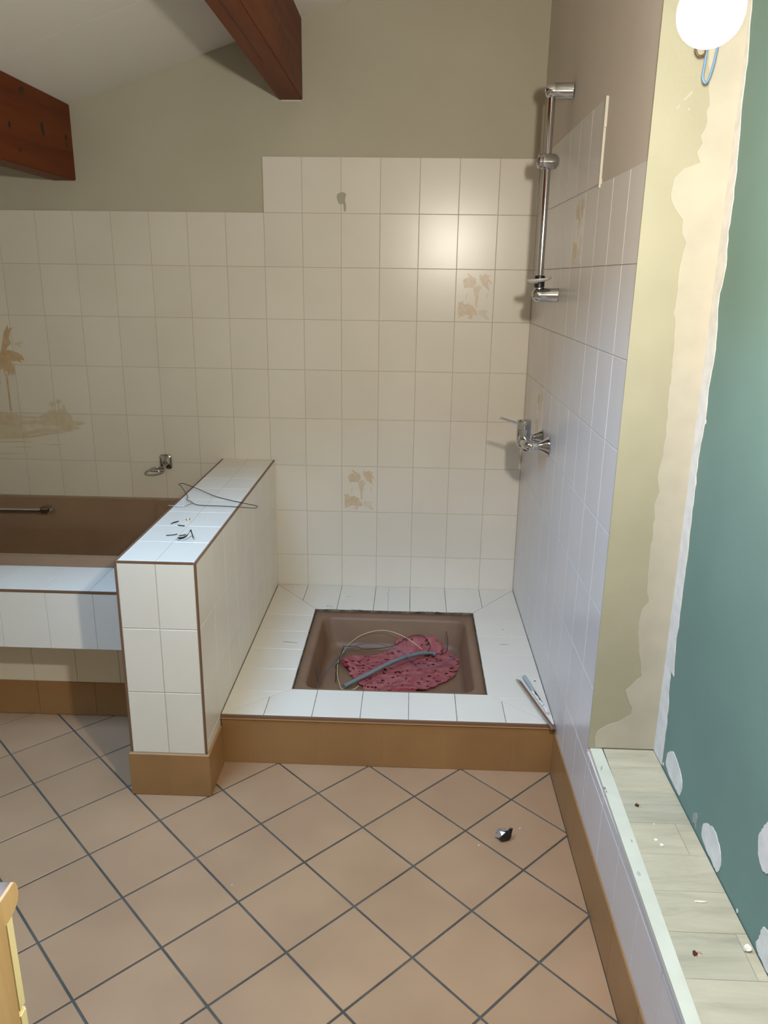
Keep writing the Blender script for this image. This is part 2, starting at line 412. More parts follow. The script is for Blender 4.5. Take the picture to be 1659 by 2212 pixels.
# beach scene printed across the tiles above the bath
ISL=[[(-2.304,0.912),(-2.147,0.918),(-2.122,0.912),(-2.056,0.908),(-2.014,0.923),(-2.007,0.932),(-2.000,0.943),(-1.996,0.932),(-1.983,0.938),(-1.966,0.935),(-1.954,0.944),(-1.940,0.942),(-1.935,0.956),(-1.930,0.939),(-1.911,0.919),(-1.905,0.894),(-1.873,0.891),(-1.845,0.883),(-1.875,0.874),(-1.910,0.871),(-1.873,0.863),(-1.894,0.856),(-1.919,0.862),(-1.903,0.851),(-1.924,0.846),(-1.965,0.843),(-1.936,0.838),(-1.980,0.837),(-2.042,0.827),(-2.108,0.814),(-2.143,0.811),(-2.320,0.801)],[(-1.969,0.961),(-1.980,0.960),(-1.976,0.951),(-1.984,0.957),(-1.988,0.948),(-1.990,0.957),(-2.000,0.952),(-1.994,0.960),(-2.005,0.961),(-1.994,0.965),(-2.001,0.971),(-1.991,0.969),(-1.990,0.978),(-1.985,0.971),(-1.978,0.978),(-1.980,0.969),(-1.969,0.971),(-1.978,0.965)],[(-1.942,0.971),(-1.952,0.971),(-1.949,0.963),(-1.956,0.968),(-1.960,0.960),(-1.961,0.968),(-1.970,0.963),(-1.965,0.971),(-1.974,0.972),(-1.965,0.975),(-1.971,0.981),(-1.962,0.979),(-1.962,0.987),(-1.957,0.980),(-1.950,0.987),(-1.952,0.979),(-1.942,0.981),(-1.950,0.975)],[(-1.928,0.951),(-1.935,0.951),(-1.933,0.946),(-1.937,0.949),(-1.940,0.944),(-1.941,0.949),(-1.946,0.946),(-1.943,0.951),(-1.949,0.951),(-1.943,0.954),(-1.947,0.958),(-1.941,0.956),(-1.941,0.962),(-1.938,0.957),(-1.934,0.962),(-1.935,0.956),(-1.929,0.958),(-1.934,0.954)],[(-1.988,0.963),(-1.984,0.964),(-1.984,0.935),(-1.988,0.935)],[(-1.960,0.972),(-1.956,0.973),(-1.959,0.935),(-1.963,0.935)]]
LIGHT=[[(-2.127,0.872),(-2.060,0.876),(-2.020,0.870),(-1.990,0.873),(-1.971,0.868),(-1.963,0.861),(-1.981,0.856),(-2.038,0.859),(-2.080,0.848),(-2.131,0.842)],[(-2.123,0.899),(-2.069,0.898),(-2.017,0.897),(-2.069,0.892),(-2.121,0.892)],[(-2.106,0.829),(-2.046,0.839),(-1.976,0.845),(-2.041,0.835),(-2.104,0.823)]]
BEACH = {
 'print_e': LIGHT,
 'print_d': ISL+[
  [(-2.262,0.798),(-2.130,0.802),(-2.080,0.800),(-2.130,0.796),(-2.262,0.792)],[(-2.058,0.789),(-1.985,0.791),(-1.942,0.789),(-1.986,0.786)],[(-2.206,0.776),(-2.118,0.778),(-2.083,0.776),(-2.133,0.773)],[(-2.298,0.747),(-2.151,0.750),(-2.107,0.748),(-2.151,0.745),(-2.299,0.741)],
  [(-2.118,1.210),(-2.095,1.220),(-2.072,1.216),(-2.097,1.209),(-2.090,1.195),(-2.106,1.206)]],
 'print_c': [[(-2.170,1.087),(-2.163,1.087),(-2.163,0.997),(-2.163,0.929),(-2.170,0.929),(-2.170,0.997)],
  [(-2.182,1.158),(-2.166,1.218),(-2.155,1.259),(-2.137,1.286),(-2.134,1.270),(-2.113,1.279),(-2.130,1.257),(-2.138,1.235),(-2.130,1.211),(-2.149,1.197),(-2.167,1.164)],
  [(-2.177,1.175),(-2.147,1.186),(-2.112,1.176),(-2.091,1.165),(-2.081,1.143),(-2.102,1.146),(-2.095,1.132),(-2.116,1.143),(-2.131,1.137),(-2.152,1.148),(-2.174,1.153)],
  [(-2.186,1.153),(-2.162,1.159),(-2.142,1.142),(-2.128,1.115),(-2.127,1.071),(-2.134,1.090),(-2.142,1.076),(-2.146,1.095),(-2.158,1.078),(-2.161,1.101),(-2.175,1.087),(-2.177,1.109),(-2.193,1.100)],
  [(-2.181,1.191),(-2.180,1.153),(-2.195,1.081),(-2.197,1.041),(-2.207,1.080),(-2.215,1.058),(-2.227,1.102),(-2.247,1.119),(-2.260,1.151),(-2.231,1.152),(-2.244,1.185),(-2.216,1.180),(-2.222,1.223),(-2.196,1.202)]],
 'print_a': [[(-2.273,0.927),(-2.215,0.928),(-2.190,0.924),(-2.161,0.920),(-2.153,0.872),(-2.177,0.885),(-2.194,0.868),(-2.223,0.870),(-2.282,0.863)]]}
lift = {'print_d': .0004, 'print_e': .0007, 'print_c': .0010, 'print_a': .0008}
for (kx, kz), t in bt.items():
    if kx > -1.6 or not .60 < kz < 1.2: continue
    cell = rect(kx+.0012, kx+TW-.0012, kz+.0012, kz+TH-.0012)
    for mt, polys in BEACH.items():
        bm = BM()
        for q_, pts in enumerate(polys):
            P = convex_clip(pts, cell)
            P = [p for i, p in enumerate(P) if math.hypot(p[0]-P[i-1][0], p[1]-P[i-1][1]) > 1e-5]
            if len(P) >= 3 and abs(sum(P[i-1][0]*P[i][1]-P[i][0]*P[i-1][1] for i in range(len(P)))) > 4e-6: prism(bm, [(x, -T-.0004, z) for x, z in P], (0, -1, 0), lift[mt]+q_*.00006)
        if len(bm.faces): t['label'] = 'tile carrying part of a faded tan beach scene'; obj('beach_print', bm, mt, t)
        else: bm.free()
bm = BM(); prism(bm, [(x, -T-.0003, z) for x, z in smooth_outline([(-0.776,1.798),(-0.754,1.807),(-0.740,1.799),(-0.745,1.779),(-0.740,1.757),(-0.742,1.738),(-0.749,1.738),(-0.752,1.765),(-0.763,1.762),(-0.774,1.775)], 2)], (0, -1, 0), .0006)
o = obj('paint_splash', bm, 'splat', wall_back); o['label'] = 'small grey paint splash over a tile joint'

# right wall: full height to YE, low wall below the alcove beyond it
bm = BM(); box(bm, .0022, XA+.02, YE+.0, 0, 0, CZ(0)+.1); box(bm, .0022, XA+.02, YR, YE, 0, SILL-.012); box(bm, .0022, XA+.02, YR, -3.6, SILL-.012, CZ(0)+.1)
wall_right = tag(obj('wall_right', bm, 'paint_r'), 'grey painted right wall with pale tiles beside the shower', 'wall', kind='structure')
bm = BM(); box(bm, .0008, .003, -7*TW, -.003, .02, zr(0)-.001); box(bm, .0008, .003, YE+.002, -7*TW, .02, zr(1)-.001); box(bm, .0008, .003, -3.1, YE, .02, SILL-.014)
obj('grout_bed', bm, 'grout', wall_right)
FR = ((-.0006, 0, 0), (0, -1, 0), (0, 0, 1), (-1, 0, 0))
cy = [TW*k for k in range(0, 21)]; crow = [zr(r) for r in range(0, 10)]
rt = {}
rt.update(grid_tiles(cy, crow, rect(.0095, 7*TW, .16, zr(0)), FR, wall_right, 'tile_r', th=.006))
rt.update(grid_tiles(cy, crow, rect(7*TW, -YE, .145, zr(1)), FR, wall_right, 'tile_r', th=.006))
rt.update(grid_tiles(cy, crow, rect(-YE, 3.04, .145, SILL-.012), FR, wall_right, 'tile_r', th=.006))
for (k, r) in ((5, 1), (2, 4)):
    t = rt[(round(TW*k, 3), round(zr(r+1), 3))]; t['label'] = 'decor tile printed with tan palm trees'
    palm(t, TW*k, TW*(k+1), zr(r+1), zr(r), FR)
bm = BM(); box(bm, -.0035, .003, -7*TW-.005, -7*TW-.0005, zr(1)+.0, zr(0)-.07); box(bm, -.0045, .003, -7*TW-.010, -7*TW-.0005, zr(0)-.07, zr(0)); box(bm, -.005, .003, -7*TW-.012, -7*TW-.001, zr(1)-.010, zr(1)+.010)
M['trim_w'] = mat('chipped_white_strip', lin(196, 190, 176), .6)
o = obj('edge_trim', bm, 'trim_w', wall_right); o['label'] = 'chipped white strip edging the tall tiles'
# alcove: reveal, green board, sill
bm = BM(); box(bm, -.0015, XA+.01, YE-.0035, YE+.001, SILL+.001, CZ(0)+.06)
reveal = tag(obj('wall_alcove_reveal', bm, 'cream'), 'narrow cream painted reveal at the end of the tiled wall', 'wall', kind='structure')
REVEAL = [(0.077,2.060),(0.103,1.869),(0.108,1.830),(0.103,1.821),(0.109,1.799),(0.099,1.774),(0.103,1.761),(0.096,1.744),(0.103,1.725),(0.072,1.713),(0.056,1.696),(0.052,1.665),(0.062,1.638),(0.084,1.616),(0.085,1.589),(0.094,1.571),(0.091,1.538),(0.087,1.524),(0.089,1.492),(0.087,1.430),(0.094,1.391),(0.097,1.307),(0.096,1.246),(0.100,1.163),(0.098,1.121),(0.094,1.067),(0.100,1.034),(0.091,1.001),(0.097,0.969),(0.096,0.876),(0.099,0.806),(0.106,0.758),(0.093,0.743),(0.088,0.705),(0.098,0.632),(0.112,0.562),(0.099,0.552),(0.077,0.524),(0.085,0.497),(0.097,0.475),(0.095,0.456),(0.072,0.436),(0.043,0.426),(0.019,0.405),(0.014,0.389),(0.016,0.366)]
left = []
for a, b in zip(REVEAL, REVEAL[1:]):
    n = max(1, int(math.hypot(a[0]-b[0], a[1]-b[1])/.012))
    for k in range(n): left.append((a[0]+(b[0]-a[0])*k/n+random.uniform(-.0018, .0018), a[1]+(b[1]-a[1])*k/n))
left = [(.09, CZ(0)+.03)]+left+[(.017, SILL+.004), (XA-.001, SILL+.004), (XA-.001, CZ(0)+.03)]
bm = BM(); prism(bm, [(x, YE-.0036, z) for x, z in left], (0, -1, 0), .0012)
o = obj('plaster_coat', bm, 'plaster', reveal); o['label'] = 'ragged pale plaster coat over the cream paint'
for q in ([(.056,1.84),(.072,1.856),(.074,1.853),(.06,1.838)], [(.044,1.825),(.05,1.832),(.052,1.829),(.046,1.822)], [(.066,1.823),(.071,1.826),(.071,1.819)]):
    bm = BM(); prism(bm, [(x, YE-.0036, z) for x, z in q], (0, -1, 0), .0006); obj('plaster_fleck', bm, 'plaster', reveal)
bm = BM(); box(bm, XA, XA+.015, -3.6, YE-.001, SILL-.006, CZ(0)+.06)
board = tag(obj('wall_alcove', bm, 'green'), 'green moisture resistant plasterboard closing the alcove', 'wall', kind='structure')
STRIP = [(-1.489,2.062),(-1.501,2.012),(-1.519,1.917),(-1.520,1.869),(-1.521,1.816),(-1.531,1.756),(-1.538,1.692),(-1.541,1.653),(-1.539,1.592),(-1.546,1.539),(-1.549,1.511),(-1.534,1.470),(-1.538,1.423),(-1.551,1.387),(-1.551,1.329),(-1.545,1.275),(-1.551,1.206),(-1.542,1.153),(-1.538,1.101),(-1.543,1.049),(-1.545,0.986),(-1.550,0.898),(-1.549,0.830),(-1.550,0.776),(-1.555,0.722),(-1.547,0.690),(-1.559,0.623),(-1.563,0.601),(-1.542,0.602),(-1.550,0.544),(-1.558,0.503),(-1.560,0.443),(-1.564,0.408),(-1.564,0.374)]
edge = []
for a, b in zip(STRIP, STRIP[1:]):
    n = max(1, int(math.hypot(a[0]-b[0], a[1]-b[1])/.014))
    for k in range(n): edge.append((min(a[0]+(b[0]-a[0])*k/n+random.uniform(-.003, .003), -1.502), a[1]+(b[1]-a[1])*k/n))
edge = [(-1.515, CZ(0)+.03)]+edge+[(-1.563, SILL+.002), (YE-.005, SILL+.002), (YE-.005, CZ(0)+.03)]
bm = BM(); prism(bm, [(XA-.0002, y, z) for y, z in edge], (-1, 0, 0), .0016)
o = obj('filler_strip', bm, 'filler', board); o['label'] = 'long white filler strip smoothed down the board corner'
PATCH = [[(-1.591,0.409),(-1.621,0.434),(-1.649,0.431),(-1.676,0.422),(-1.697,0.407),(-1.701,0.389),(-1.694,0.367),(-1.674,0.366),(-1.637,0.366),(-1.605,0.372),(-1.590,0.380)],
 [(-1.835,0.403),(-1.859,0.420),(-1.887,0.429),(-1.911,0.421),(-1.929,0.408),(-1.936,0.390),(-1.933,0.371),(-1.923,0.360),(-1.894,0.362),(-1.864,0.365),(-1.836,0.375)],
 [(-1.779,0.384),(-1.794,0.398),(-1.801,0.391),(-1.803,0.364),(-1.792,0.371),(-1.783,0.364)],
 [(-2.087,0.606),(-2.075,0.597),(-2.063,0.573),(-2.056,0.555),(-2.065,0.524),(-2.080,0.510),(-2.096,0.510),(-2.104,0.516),(-2.123,0.547),(-2.111,0.594)],
 [(-2.149,0.432),(-2.137,0.425),(-2.121,0.418),(-2.117,0.392),(-2.110,0.372),(-2.121,0.361),(-2.139,0.359),(-2.164,0.359),(-2.187,0.382),(-2.174,0.431)]]
for i, q in enumerate(PATCH):
    bm = BM(); prism(bm, [(XA-.0002, y, max(z, SILL+.002)) for y, z in smooth_outline(q, 4, .0014)], (-1, 0, 0), .0014)
    o = obj('filler_patch', bm, 'filler' if i != 2 else 'filler_smear', board); o['label'] = 'white filler dab over a board screw'
for y, z in ((-1.574, .362), (-2.03, .3575), (-1.553, 1.2)):
    bm = BM(); prism(bm, [(XA-.0002, y+a, z+b) for a, b in ((0, 0), (.005, .001), (.006, .006), (.001, .010), (-.0015, .004))], (-1, 0, 0), .001); obj('filler_fleck', bm, 'filler', board)
# sill
bm = BM()
prism(bm, [(-.004, -3.6, SILL-.012), (.034, -3.6, SILL-.012), (.034, YE-.002, SILL-.012), (.004, YE-.002, SILL-.012), (-.010, -2.4, SILL-.012)][::-1], (0, 0, 1), .012)
sill = tag(obj('trim_1', bm, 'sillpaint'), 'chipped white painted strip along the inner sill edge', 'sill', kind='structure')
def strip_x(y): return .0355-(-1.493-y)*(.0203/.767)
for (x, y, s, c) in ((.0138, -1.5812, .0035, 'chip'), (.0165, -1.575, .0025, 'chip'), (.011, -1.588, .002, 'chip'), (.0035, -1.660, .006, 'chip'), (.0045, -1.672, .004, 'chip'), (.0190, -1.8381, .0055, 'chip_pale'), (.0075, -1.9334, .010, 'chip_pale')):
    bm = BM(); prism(bm, [(x+s*r*math.cos(a)*.55, y+s*r*math.sin(a)*1.3, SILL+.0001) for a, r in [(2*math.pi*k/11, random.uniform(.35, 1)) for k in range(11)]], (0, 0, 1), .0005)
    obj('paint_chip', bm, c, sill)
bm = BM(); prism(bm, [(.012, -3.6, SILL-.012), (XA-.001, -3.6, SILL-.012), (XA-.001, YE-.001, SILL-.012), (.034, YE-.001, SILL-.012)], (0, 0, 1), .0065)
ledge = tag(obj('trim_2', bm, 'hole'), 'alcove sill covered with bleached oak laminate strips', 'sill', kind='structure')
FS = ((0, 0, SILL+.001), (1, 0, 0), (0, 1, 0), (0, 0, 1))
js = [-1.499, -1.571, -1.672, -1.715, -1.778, -1.876, -1.9765, -2.077, -2.177, -2.278, -2.379, -2.480, -2.581, -2.682, -2.783, -2.884, -2.985, -3.086, -3.187, -3.288, -3.389, -3.49, -3.59]
REGS = [(strip_x(-1.499)+.0015, -1.499), (strip_x(-3.59)+.0015, -3.59), (XA-.002, -3.59), (XA-.002, -1.499)]
for i, (a, b) in enumerate(zip(js, js[1:])):
    cuts = {4: .128, 7: .143, 10: .06, 12: .11}.get(i)
    xs = [-.05, cuts, .2] if cuts else [-.05, .2]
    for x0, x1 in zip(xs, xs[1:]):
        P = convex_clip(rect(x0, x1, b, a), REGS)
        if len(P) >= 3: tile(P, FS, ledge, 'laminate2' if i in (2, 3, 7) and x0 < 0 else 'laminate', g=.0003, th=.006, bev=.0004, name='laminate_strip', tilt=.0004)
for (x, y, s) in ((.0613, -1.7197, .0075), (.0538, -2.1242, .0085)):
    bm = BM(); prism(bm, [(x+s*r*math.cos(a)*.8, y+s*r*math.sin(a), SILL+.0012) for a, r in [(2*math.pi*k/9, random.uniform(.6, 1)) for k in range(9)]], (0, 0, 1), .0004)
    obj('screw_hole', bm, 'hole', ledge)
    bm = BM(); prism(bm, [(x+.004+s*r*math.cos(a)*1.2, y+s*r*math.sin(a)*1.3, SILL+.0011) for a, r in [(2*math.pi*k/11, random.uniform(.5, 1.1)) for k in range(11)]], (0, 0, 1), .0003); obj('splintered_edge', bm, 'splinter', ledge)
# baseboard along the right wall
bm = BM(); box(bm, -.0042, .0, -3.1, YC-.001, .001, .1515)
bb = tag(obj('baseboard_right', bm, 'brown_grout'), 'brown tile baseboard along the right wall', 'baseboard', kind='structure')
FBR = ((-.0050, 0, 0), (0, -1, 0), (0, 0, 1), (-1, 0, 0))
grid_tiles([1.098+.204*k-.06 for k in range(0, 11)], [0.001, .153], rect(1.0995, 3.1, .001, .153), FBR, bb, 'brown', th=.004)
# ceiling with roof window
bm = BM()
def slab(x0, x1, y0, y1, t=.22, dz=0):
    v = [bm.verts.new((x, y, CZ(x)+h)) for x in (x0, x1) for y in (y0, y1) for h in (dz, t)]
    for q in ((0, 1, 3, 2), (4, 6, 7, 5), (0, 4, 5, 1), (2, 3, 7, 6), (0, 2, 6, 4), (1, 5, 7, 3)): bm.faces.new([v[i] for i in q])
slab(XW-.1, SKX0, YR-.1, .1, dz=.004); slab(SKX1, .3, YR-.1, .1, dz=.004); slab(SKX0, SKX1, YR-.1, SKY0, dz=.004); slab(SKX0, SKX1, SKY1, .1, dz=.004)
ceiling = tag(obj('ceiling', bm, 'white'), 'white sloping ceiling of wide panels between two beams', 'ceiling', kind='structure')
seams = [-.0005, -.612, -1.224, -1.836, -2.448, -3.06, -3.672, -4.39]
for a, b in zip(seams, seams[1:]):
    for x0, x1 in ((XW, SKX0-.001), (SKX0-.001, SKX1+.001), (SKX1+.001, .16)):
        y1, y0 = a, b
        segs = [(y0, y1)]
        if x0 == SKX0-.001: segs = [(y0, min(y1, SKY0)), (max(y0, SKY1), y1)]
        for s0, s1 in segs:
            if s1-s0 < .01: continue
            bm = BM(); g0 = .0011 if s0 == b else 0; g1 = .0011 if s1 == a and a < -.1 else 0
            slab(x0, x1, s0+g0, s1-g1, t=.006); obj('ceiling_panel', bm, 'white', ceiling)
bm = BM()
def sbox(x0, x1, y0, y1, h0, h1):
    v = [bm.verts.new((x, y, CZ(x)+h)) for x in (x0, x1) for y in (y0, y1) for h in (h0, h1)]
    for q in ((0, 1, 3, 2), (4, 6, 7, 5), (0, 4, 5, 1), (2, 3, 7, 6), (0, 2, 6, 4), (1, 5, 7, 3)): bm.faces.new([v[i] for i in q])
f = .035
sbox(SKX0, SKX0+f, SKY0, SKY1, .12, .17); sbox(SKX1-f, SKX1, SKY0, SKY1, .12, .17); sbox(SKX0, SKX1, SKY0, SKY0+f, .12, .17); sbox(SKX0, SKX1, SKY1-f, SKY1, .12, .17)
win = tag(obj('window_1', bm, 'whitetrim'), 'white framed roof window between the beams', 'window', kind='structure')
bm = BM(); sbox(SKX0+f, SKX1-f, SKY0+f, SKY1-f, .143, .147); obj('pane', bm, 'glass', win)

# ------------------------------------------------------------------ beams
def beam(x0, x1, z0, label, knots):
    b = thing('ceiling_beam', ((x0+x1)/2, 0, z0), label, 'beam', 'varnished ceiling beams')
    bm = BM(); v = []
    for y in (-4.38, -.0035):
        v.append([bm.verts.new(p) for p in ((x0, y, z0), (x1, y, z0), (x1, y, CZ(x1)-.0005), (x0, y, CZ(x0)-.0005))])
    A, B = v; bm.faces.new(A[::-1]); bm.faces.new(B)
    for k in range(4): bm.faces.new((A[k], A[(k+1) % 4], B[(k+1) % 4], B[k]))
    bmesh.ops.bevel(bm, geom=[e for e in bm.edges if abs(e.verts[0].co.y-e.verts[1].co.y) > 1], offset=.003, segments=2, affect='EDGES')
    obj('timber', bm, 'beam', b)
    for (y, z, a, c, ang) in knots:
        bm = BM(); pts = []
        for k in range(12):
            t = 2*math.pi*k/12; r = random.uniform(.8, 1.1)
            u, w = a*r*math.cos(t), c*r*math.sin(t); ca, sa = math.cos(ang), math.sin(ang)
            pts.append((x1-.0004, y+u*ca-w*sa, z+u*sa+w*ca))
        prism(bm, pts, (1, 0, 0), .0009); obj('knot', bm, 'knot', b)
    return b
beam(-1.8845, -1.797, 1.839, 'short-looking orange-brown beam at the left over the bath', [(-.3846, 2.078, .022, .010, .3), (-.2525, 1.982, .012, .026, .2), (-.4967, 1.955, .010, .012, 0), (-.0568, 1.983, .013, .012, 0), (-.0551, 1.958, .010, .008, 0), (-.4394, 1.886, .010, .007, 0), (-.56, 2.06, .022, .018, 0)])
b2 = beam(-.9934, -.9045, 2.128, 'brown beam above the shower with a checked face', [(-.62, 2.247, .030, .004, .5), (-.45, 2.20, .035, .003, .9), (-.50, 2.235, .030, .003, .8), (-.40, 2.26, .05, .003, .3), (-.33, 2.22, .04, .003, 1.1), (-.56, 2.29, .03, .003, .6), (-.30, 2.155, .016, .006, .3), (-.27, 2.17, .004, .016, .1), (-.20, 2.29, .03, .003, .4)])
bm = BM(); prism(bm, [(-.955, -1.6, 2.1278), (-.9525, -.75, 2.1278), (-.956, -.52, 2.1278), (-.9555, -.75, 2.1278), (-.9575, -1.6, 2.1278)], (0, 0, -1), .0006); obj('crack', bm, 'knot', b2)
bm = BM(); box(bm, -.985, -.91, -.0045, -.002, 2.1235, 2.1275); obj('seal', bm, 'whitetrim', b2)

# ------------------------------------------------------------------ partition
pt = thing('partition_wall', ((XL+XH)/2, YH/2, 0), 'low tiled partition wall between the bath and the shower', 'partition')
bm = BM(); box(bm, XL+.0014, XH-.0014, YH+.0014, -T-.001, 0, ZH-.0014); obj('grout_bed', bm, 'grout', pt)
prow = [.1414, .3414, .5414, ZH-.0055]
FP = ((0, YH, 0), (1, 0, 0), (0, 0, 1), (0, -1, 0)); xm = (XL+XH)/2
bm = BM(); box(bm, XL-.0055, XH+.0055, YH-.0055, YC-.012, 0.0002, .1385); obj('base_grout', bm, 'brown_grout', pt)
grid_tiles([XL+.006, xm, XH-.006], prow, rect(-2, 0, 0, 1), FP, pt, 'tile', g=.0013)
ys = [1.264]+[1.098-.1515*k for k in range(0, 8)]+[.0095]
FPR = ((XH, 0, 0), (0, 1, 0), (0, 0, 1), (1, 0, 0))
grid_tiles([-y for y in ys], [.0]+prow, rect(-1.2605, -.0095, .1735, 2), FPR, pt, 'tile')
grid_tiles([-y for y in ys], prow, rect(-1.2605, -1.098, .1414, 2), FPR, pt, 'tile') if False else None
tile(rect(-1.2605, -1.0995, .1416, .1730), FPR, pt, 'tile')
FPL = ((XL, 0, 0), (0, -1, 0), (0, 0, 1), (-1, 0, 0))
grid_tiles(ys, [.0]+prow, rect(.0095, 1.2605, .1416, 2), FPL, pt, 'tile')
FPT = ((0, 0, ZH), (1, 0, 0), (0, 1, 0), (0, 0, 1))
grid_tiles([XL+.006, xm, XH-.006], [-y for y in ys], rect(-2, 0, -1.2605, -.0095), FPT, pt, 'tile')
def trimbar(name, a, b, parent, m='trim', bev=.0015):
    bm = BM(); box(bm, min(a[0], b[0]), max(a[0], b[0]), min(a[1], b[1]), max(a[1], b[1]), min(a[2], b[2]), max(a[2], b[2]), bev); return obj(name, bm, m, parent)
trimbar('edge_trim', (XL+.0065, YH-.0008, ZH-.0062), (XH-.0065, YH+.0058, ZH+.0006), pt)
trimbar('edge_trim', (XH-.0058, YH+.0058, ZH-.0062), (XH+.0008, -.0095, ZH+.0006), pt)
trimbar('edge_trim', (XL-.0008, YH+.0058, ZH-.0062), (XL+.0058, -.0095, ZH+.0006), pt)
trimbar('edge_trim', (XH-.0058, YH-.0008, .1416), (XH+.0008, YH+.0058, ZH+.0006), pt)
trimbar('edge_trim', (XL-.0008, YH-.0008, .1416), (XL+.0058, YH+.0058, ZH+.0006), pt)
FPB = ((0, YH-.007, 0), (1, 0, 0), (0, 0, 1), (0, -1, 0))
grid_tiles([XL-.007, xm, XH+.007], [.0005, .1405], rect(-2, 0, 0, 1), FPB, pt, 'brown', th=.0013, name='base_tile')
FPBR = ((XH+.007, 0, 0), (0, 1, 0), (0, 0, 1), (1, 0, 0))
tile(rect(YH-.0068, YC-.0105, .0005, .1405), FPBR, pt, 'brown', th=.0013, name='base_tile')
FPBL = ((XL-.007, 0, 0), (0, -1, 0), (0, 0, 1), (-1, 0, 0))
tile(rect(1.111, 1.2735, .0005, .1405), FPBL, pt, 'brown', th=.0013, name='base_tile')

# ------------------------------------------------------------------ shower base and tray
sb = thing('shower_platform', (-.52, -.55, 0), 'raised tiled shower platform with brown front riser', 'platform')
X0, X1, Y1, Y0 = XH+.001, -.0018, -.0095, YC
A0, A1, B1, B0 = -.8475, -.1955, -.2665, -.9255
bm = BM()
for q in ((X0+.001, A0+.001, Y0+.0075, Y1), (A1-.001, X1, Y0+.0075, Y1), (A0+.001, A1-.001, B1+.0, Y1), (A0+.001, A1-.001, Y0+.0075, B0)): box(bm, q[0], q[1], q[2], q[3], 0, ZC-.0016)
obj('curb_body', bm, 'grime', sb)
bm = BM(); box(bm, X0+.001, X1, YC+.0012, YC+.0074, 0, ZC-.013); obj('riser_grout', bm, 'brown_grout', sb)
FC = ((0, 0, ZC), (1, 0, 0), (0, 1, 0), (0, 0, 1))
Yt = Y0+.006
regs = {'back': [(X0, Y1), (X1, Y1), (A1, B1), (A0, B1)], 'front': [(X0, Yt), (A0, B0), (A1, B0), (X1, Yt)], 'left': [(X0, Yt), (A0, B0), (A0, B1), (X0, Y1)], 'right': [(X1, Yt), (X1, Y1), (A1, B1), (A1, B0)]}
xj = [-TW*k for k in range(0, 9)]; yj = [0, -.182, -.334, -.486, -.638, -.790, -.946, -1.2]
for k in ('back', 'front'): grid_tiles([-1.2]+xj[1:7]+[.1], [-1.3, .1], regs[k], FC, sb, 'tile', g=.0009)
for k in ('left', 'right'): grid_tiles([-1.3, .1], yj, regs[k], FC, sb, 'tile', g=.0009)
FCR = ((0, YC, 0), (1, 0, 0), (0, 0, 1), (0, -1, 0))
tj = [X0]+[-.943+.204*k for k in range(0, 5)]+[X1]
grid_tiles(tj, [.001, ZC-.012], rect(-2, 0, 0, 1), FCR, sb, 'brown', th=.0078, name='riser_tile')
trimbar('edge_trim', (X0, YC-.004, ZC-.0115), (X1, YC+.0055, ZC+.0005), sb)
trimbar('trim_lip', (X0, YC-.0052, ZC-.0115), (X1, YC-.0038, ZC-.0085), sb, m='brown_grout', bev=0)
# grimy scuffs on the base tiles
for (x, y, l, w, a) in ((-.91, -.581, .036, .005, -.1), (-.80, -.235, .010, .005, 1.2), (-.785, -.24, .010, .004, 1.3), (-.10, -.55, .022, .004, .05), (-.05, -.80, .006, .003, .8), (-.72, -.13, .010, .003, .4), (-.09, -.42, .010, .003, 1.1)):
    bm = BM(); prism(bm, [(x+l*r*math.cos(t)*math.cos(a)-w*r*math.sin(t)*math.sin(a), y+l*r*math.cos(t)*math.sin(a)+w*r*math.sin(t)*math.cos(a), ZC+.0002) for t, r in [(2*math.pi*k/10, random.uniform(.6, 1)) for k in range(10)]], (0, 0, 1), .0004)
    obj('scuff', bm, 'splat', sb)
for pts in ([(-.553, -.012), (-.548, -.05), (-.555, -.08), (-.549, -.12), (-.55, -.18), (-.546, -.264)],):
    bm = BM(); tube(bm, [(x, y, ZC+.0002) for x, y in pts], .0005, 5); obj('crack', bm, 'grime', sb)
# blackened sealant dashes
for (x0, x1, y0, y1) in ((-1.03, -.95, -.0115, -.010), (-.80, -.75, -.2672, -.2660), (-.70, -.65, -.2672, -.2660), (-.42, -.33, -.2672, -.2660), (-.27, -.20, -.2672, -.2660), (-.8478, -.8466, -.55, -.44), (-.8478, -.8466, -.86, -.70), (-.1962, -.1950, -.70, -.46), (-.1962, -.1950, -.90, -.80), (-.0026, -.0017, -.60, -.36), (-.0026, -.0017, -.96, -.78)):
    bm = BM(); n = 9
    for k in range(n):
        xa, xb = (x0+(x1-x0)*k/n, x0+(x1-x0)*(k+random.uniform(.3, .9))/n) if x1-x0 > y1-y0 else (x0, x1)
        ya, yb = (y0+(y1-y0)*k/n, y0+(y1-y0)*(k+random.uniform(.3, .9))/n) if y1-y0 > x1-x0 else (y0, y1)
        box(bm, xa, xb, ya, yb, ZC-.003, ZC+.0004)
    o = obj('sealant_streak', bm, 'grime', sb); o['kind'] = 'stuff'

tr = tag(obj('shower_tray', loft(BM(), [rrect(-.8465, -.1965, -.9245, -.2675, .022, .01), rrect(-.8465, -.1965, -.9245, -.2675, ZC-.012, .01), rrect(-.844, -.199, -.922, -.270, ZC-.009, .012), rrect(-.818, -.225, -.902, -.312, ZC-.009, .045), rrect(-.812, -.231, -.897, -.319, ZC-.013, .045), rrect(-.807, -.236, -.892, -.324, ZC-.022, .045), rrect(-.792, -.250, -.878, -.340, .062, .05), rrect(-.784, -.258, -.870, -.349, .044, .05), rrect(-.768, -.274, -.854, -.365, .036, .05), rrect(-.66, -.38, -.74, -.48, .033, .03)]), 'tray', smooth=True, autos=50), 'square taupe shower tray sunk into the tiled base', 'shower tray')
